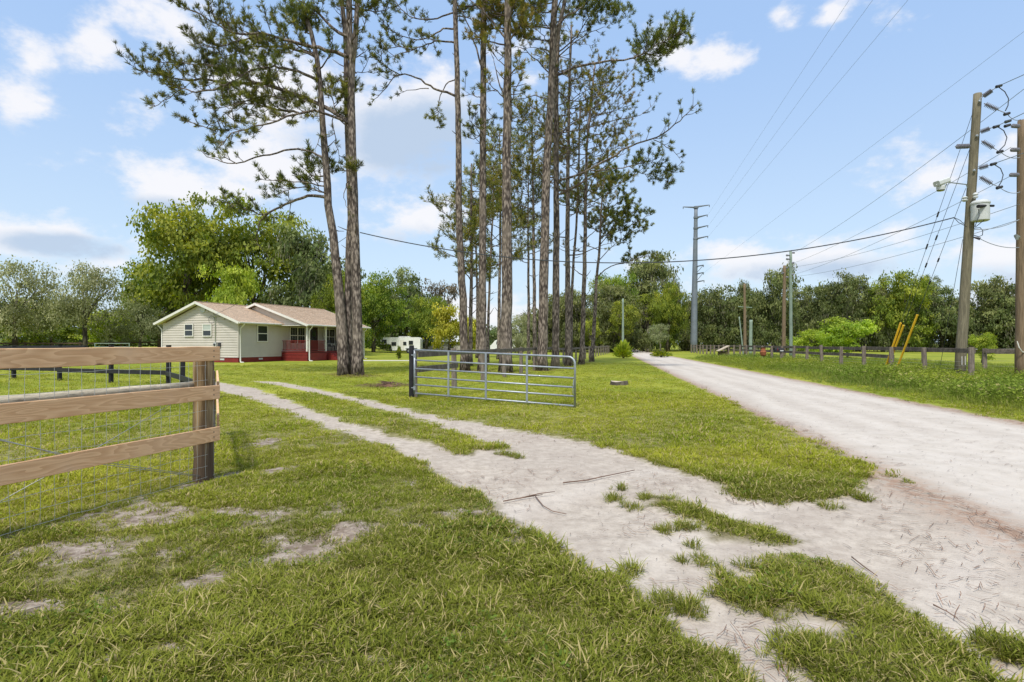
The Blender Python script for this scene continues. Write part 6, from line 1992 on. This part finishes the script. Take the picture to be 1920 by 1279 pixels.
# pair of middle-distance poles, tall and short
m1r, m1b, m1t = round_pole('slim dark green utility pole, right of the mid-distance pair', 54, (1483, 673), (1482.5, 471), .16, .12, M['pole_pale'], group='mid-distance utility poles')
m2r, m2b, m2t = round_pole('brown utility pole, shorter left one of the mid-distance pair', 53, (1469, 673), (1471, 498), .19, .13, M['pole_brown'], group='mid-distance utility poles')
for rt_, b_, Yq, lst in ((m1r, m1b, 54, ((1475, 479), (1475, 486), (1490, 474), (1489, 493), (1488, 515))), (m2r, m2b, 53, ((1477, 502), (1466, 512), (1478, 520)))):
    for q in lst:
        mb = MB(); xx = 1482 if rt_ is m1r else 1471
        mb.tube([P3(xx, q[1], Yq) - b_, P3(*q, Yq - .2) - b_], [.05, .10], 7); mb.build('insulator', M['insul'], rt_)
m3r, m3b, m3t = round_pole('thin brown utility pole farther off, in front of the narrow high-topped oak', 70, (1397, 668), (1396, 532), .20, .13, M['pole_brown'], group='mid-distance utility poles')
mb = MB(); mb.tube([P3(1384, 575, 70) - m3b, P3(1410, 577, 70) - m3b], .05, 6); mb.build('crossarm', M['pole_pale'], m3r)
round_pole('short pale green pole stub right of the thin brown pole', 68, (1407, 668), (1408, 600), .20, .18, M['pole_pale'], name='pole_stub', cat='pole', group='mid-distance utility poles')
round_pole('thin leaning pale prop pole left of the thin brown pole', 69, (1394, 668), (1386, 594), .09, .07, M['pole_pale'], name='prop_pole', cat='pole', group='mid-distance utility poles')
round_pole('slim pale utility pole among the dark oaks left of the road', 80, (1168, 660), (1168, 560), .17, .12, M['pole_pale'], name='utility_pole', group='mid-distance utility poles')

# tall steel transmission pole
YT = 100
tr_, tb_, tt_ = round_pole('very tall tapering grey steel transmission pole with side arms beyond the road', YT, (1300.5, 660), (1305, 388), .62, .29, M['pole_steel'], name='transmission_pole', cat='pylon')
def tpx(px, py, dy=0): return P3(px, py, YT + dy) - tb_
ARMS = [((1305, 389), (1281, 388)), ((1305, 388), (1330, 384.5)), ((1306, 408), (1326, 403)), ((1305.5, 428), (1327, 423)), ((1305, 448), (1327, 443)),
        ((1304.5, 500), (1319, 497)), ((1304, 514), (1319, 511)), ((1304, 529), (1320, 526))]
for i, (a_, b_) in enumerate(ARMS):
    mb = MB(); A, B = tpx(*a_), tpx(*b_, -2.0 if i > 1 else 0)
    mb.tube([A, A.lerp(B, .9), B, B + Vector((0, 0, -.35))], [.17 if i < 5 else .12, .09, .09, .07], 7); mb.build('arm', M['pole_steel'], tr_)
for y, x in ((389, 1305), (408, 1305), (428, 1304.6), (448, 1304.2), (500, 1303.6), (514, 1303.4), (529, 1303.2)):
    mb = MB(); mb.lathe(tpx(x, y), [(.36, -.2), (.44, -.15), (.44, .15), (.36, .2)], 12); mb.build('flange', M['pole_steel'], tr_)
for i in (5, 6):
    mb = MB(); mb.tube([tpx(*ARMS[i][1], -2), tpx(1306, ARMS[i + 1][0][1] - 2, -1)], .05, 5); mb.build('stay_rod', M['pole_steel'], tr_)

# ------------------------------------------------------------------ wires
def wire(label, a, b, sag, r_, material='grey_wire', n=18, group='overhead lines', name='overhead_wire', cat='wire'):
    a, b = Vector(a), Vector(b)
    mb = MB()
    mb.tube([a.lerp(b, k / n) - Vector((0, 0, 4 * sag * (k / n) * (1 - k / n))) - a for k in range(n + 1)], r_, 5)
    return tag(mb.build(name, M[material], loc=a), label, cat, group)


def through(a, px, py, Y):
    return P3(px, py, Y)


wire('thick twisted cable sagging across the road from near pole to left pine trunk', W1(1789, 408, -.1), P3(675, 436, YA - .25), 1.55, .022, 'cable', 44, name='service_cable', cat='cable')
wire('thin service drop from the left pine trunk down to the gable of the house', P3(662, 436, YA + .2), H2W(-.2, tm, 3.6), .25, .012, 'cable')
for i, (pts, nm) in enumerate([(((1812, 425), (1797, 417), (1789, 408)), 'upper'), (((1808, 421), (1800, 413), (1789, 408)), 'lower')]):
    mb = MB(); mb.tube([W1(x, y, -.1 - .04 * i) - W1(*pts[0], -.1) for x, y in pts], .012, 5)
    tag(mb.build('service_tail', M['cable'], loc=W1(*pts[0], -.1)), f'{nm} loose tail of the service cable where it meets the near pole', 'cable', 'cable tails')
# transmission conductors from the steel pole to beyond the camera's right
def far_line(label, arm, p_mid, Ym, r_):
    a = P3(arm[0], arm[1], YT - 2); m_ = P3(p_mid[0], p_mid[1], Ym)
    d = m_ - a; b = a + d * 1.9
    wire(label, a, b, .0, r_)
far_line('highest transmission conductor, steepest of the four crossing the sky', (1326, 405), (1562, 46), 36, .008)
far_line('second transmission conductor crossing the upper sky', (1327, 425), (1635, 2), 32, .008)
far_line('third transmission conductor, reaching the top edge furthest right of the steep ones', (1327, 445), (1701, 2), 30, .008)
far_line('lowest transmission conductor, crossing the sky towards the right edge', (1319, 512), (1903, 72), 27, .007)
# distribution lines from the mid-distance pair to the near poles
DL = [('top distribution line passing behind the head of the near pole', (1488, 474), 54, (1920, 167), 20), ('distribution line to the topmost insulator of the edge pole', (1489, 493), 54, (1896, 276), 21.8),
      ('distribution line behind the near pole below its second jumper', (1488, 515), 54, (1893, 331), 21.8), ('line reaching the edge pole below the transformer', (1478, 502), 53, (1911, 383), 21.8),
      ('low line passing just under the transformer to the edge pole', (1478, 520), 53, (1911, 412), 21.8)]
for lb, p, Yq, q, Yr in DL: wire(lb, P3(*p, Yq - .2), P3(*q, Yr), .35, .010)
# lines leaving the near poles past the camera's right
OUT = [('incoming line at the top of the near pole', (1873, 161), (1920, 140)), ('incoming line at the middle insulator of the near pole', (1868, 237), (1920, 212)), ('incoming line at the lowest insulator of the near pole', (1863, 307), (1920, 287))]
for lb, p, q in OUT:
    a = W1(*p, FR - .3); m_ = P3(*q, 20.4); wire(lb, a, a + (m_ - a) * 5, 0, .014)
CROSS = [('short tie line from the top jumper to the edge pole', (1888, 213), (1914, 224)), ('short tie line from the middle jumper to the edge pole', (1875, 284), (1913, 295)), ('short tie line from the lowest jumper to the edge pole', (1874, 351), (1913, 360)), ('slack thin wire between the near poles below the transformer', (1838, 448), (1911, 464)), ('slanting wire from under the transformer up to the edge pole', (1827, 430), (1911, 412))]
for lb, p, q in CROSS: wire(lb, W1(*p, FR - .2), P3(*q, 21.8), .12, .014)
# guy wires with guards
for i, (top, bot, Yg, g0, g1, lb) in enumerate([
    ((1825, 208), (1657, 697), 27.5, (1687, 610), (1668, 662), 'left'),
    ((1818, 280), (1661, 697), 27.5, (1690, 612), (1672, 662), 'second'),
    ((1811, 353), (1678, 700), 26.5, (1716, 592), (1688, 662), 'third')]):
    A = W1(*top); gx = (bot[0] - 960) / F * Yg
    B = Vector((gx, Yg, .02))
    gw_ = empty('guy_wire', B, 0, {'left': 'guy wire with a yellow guard, leftmost, from the head of the near pole', 'second': 'guy wire with a yellow guard close beside the leftmost one', 'third': 'guy wire with the taller yellow guard leaning right of the other two'}[lb], 'guy wire', 'guy wires of the near pole')
    mb = MB(); mb.tube([Vector((0, 0, 0)), A - B], .009, 5); mb.build('strand', M['cable'], gw_)
    d = (A - B); t1 = (.62 if i == 2 else .50) * 0 + {0: 2.6, 1: 2.55, 2: 3.0}[i] / d.length
    mb = MB(); mb.tube([d * (.25 / d.length), d * t1], .045, 8); mb.build('guard', M['guard'], gw_)
    for t in (.52, .64):
        mb = MB(); mb.tube([d * t, d * (t + .02)], .035, 6); mb.build('strain_insulator', M['dark_metal'], gw_)
A = W1(1805, 449); B = P3(1760, 697, 26); B.z = 0
gw_ = empty('guy_wire', B, 0, 'low guy wire from under the transformer running down behind the pole', 'guy wire', 'guy wires of the near pole')
mb = MB(); mb.tube([Vector((0, 0, 0)), A - B], .009, 5); mb.build('strand', M['cable'], gw_)

# ------------------------------------------------------------------ small things on the ground
X, Y = G(1160, 722)
st = empty('tree_stump', (X, Y, 0), 0, 'low cut tree stump alone on the lawn left of the road', 'stump')
mb = MB(); rg_ = random.Random(2); r_ = [rg_.uniform(.24, .31) for k in range(14)]
vs = [(r_[k] * 1.15 * math.cos(k * PI / 7), r_[k] * .8 * math.sin(k * PI / 7), -.05) for k in range(14)] + [(r_[k] * math.cos(k * PI / 7), r_[k] * .7 * math.sin(k * PI / 7), .13 + .02 * math.cos(k)) for k in range(14)]
mb.add(vs, [(k, (k + 1) % 14, 14 + (k + 1) % 14, 14 + k) for k in range(14)]); mb.build('bark', M['oak_bark'], st)
mb = MB(); mb.add([(v[0], v[1], v[2] + .001) for v in vs[14:]], [tuple(range(14))]); mb.build('cut_face', M['cut_wood'], st)
X, Y = G(727, 724)
dp = empty('brush_pile', (X, Y, 0), 0, 'small heap of dark twigs and reddish straw on the lawn left of the gate', 'brush pile')
mb = MB(); rg_ = random.Random(3)
for k in range(60):
    a_ = rg_.uniform(0, 2 * PI); q = abs(rg_.gauss(0, .35)); c_ = Vector((q * 1.4 * math.cos(a_), q * .8 * math.sin(a_), .02 + .10 * math.exp(-q * q * 8))); d = Vector((rg_.gauss(0, 1), rg_.gauss(0, 1), rg_.gauss(0, .18))).normalized() * rg_.uniform(.1, .3)
    mb.tube([c_ - d, c_ + Vector((0, 0, .02)), c_ + d], [.006, .012, .004], 4)
mb.build('twigs', M['stick'], dp)
mb = MB()
mb.lathe((0, 0, 0), [(.5, -.02), (.38, .03), (.2, .06), (.02, .075)], 14); mb.build('straw_mound', M['litter'], dp)
STK = [([(1056, 905), (1100, 899), (1130, 892), (1160, 886), (1190, 880)], .012, 'longest dry brown stick lying across the driveway sand'),
       ([(944, 941), (975, 934), (1000, 929), (1017, 926)], .010, 'forked reddish stick on the left edge of the driveway sand'),
       ([(1003, 928), (1018, 944), (1036, 953), (1062, 958)], .008, 'thin bent branch beside the forked reddish stick'),
       ([(530, 769), (550, 767), (575, 762)], .012, 'pale short stick at the edge of the left wheel rut'),
       ([(1597, 1042), (1620, 1060), (1645, 1078)], .007, 'thin dry stem on the sand right of the grass island'),
       ([(1750, 1130), (1775, 1142), (1795, 1155)], .006, 'thin dark stem on the sand near the lower right corner'),
       ([(0, 1158), (30, 1152), (75, 1140)], .014, 'pale peeling stick in the grass at the lower left edge'),
       ([(240, 986), (258, 984), (274, 983)], .012, 'short pale wood chip in the bare patch under the fence')]
for pts, r0, lb in STK:
    w = []
    for x, y in pts:
        gx, gy = G(x, y); w.append(Vector((gx, gy, gzf(gx, gy) + r0 * .6 - .006)))
    o0 = w[0].copy(); mb = MB(); mb.tube([p - o0 for p in w], [r0 * .62 * (1 - .5 * k / len(w)) for k in range(len(w))], 6)
    if r0 == .010:
        mb.tube([w[1] - o0, w[1] - o0 + Vector((.18, .12, .01)), w[1] - o0 + Vector((.33, .19, .01))], [.006, .005, .003], 5)
    tag(mb.build('stick', M['cut_wood'] if 'pale' in lb else M['stick'], loc=o0, shade=True), lb, 'stick')
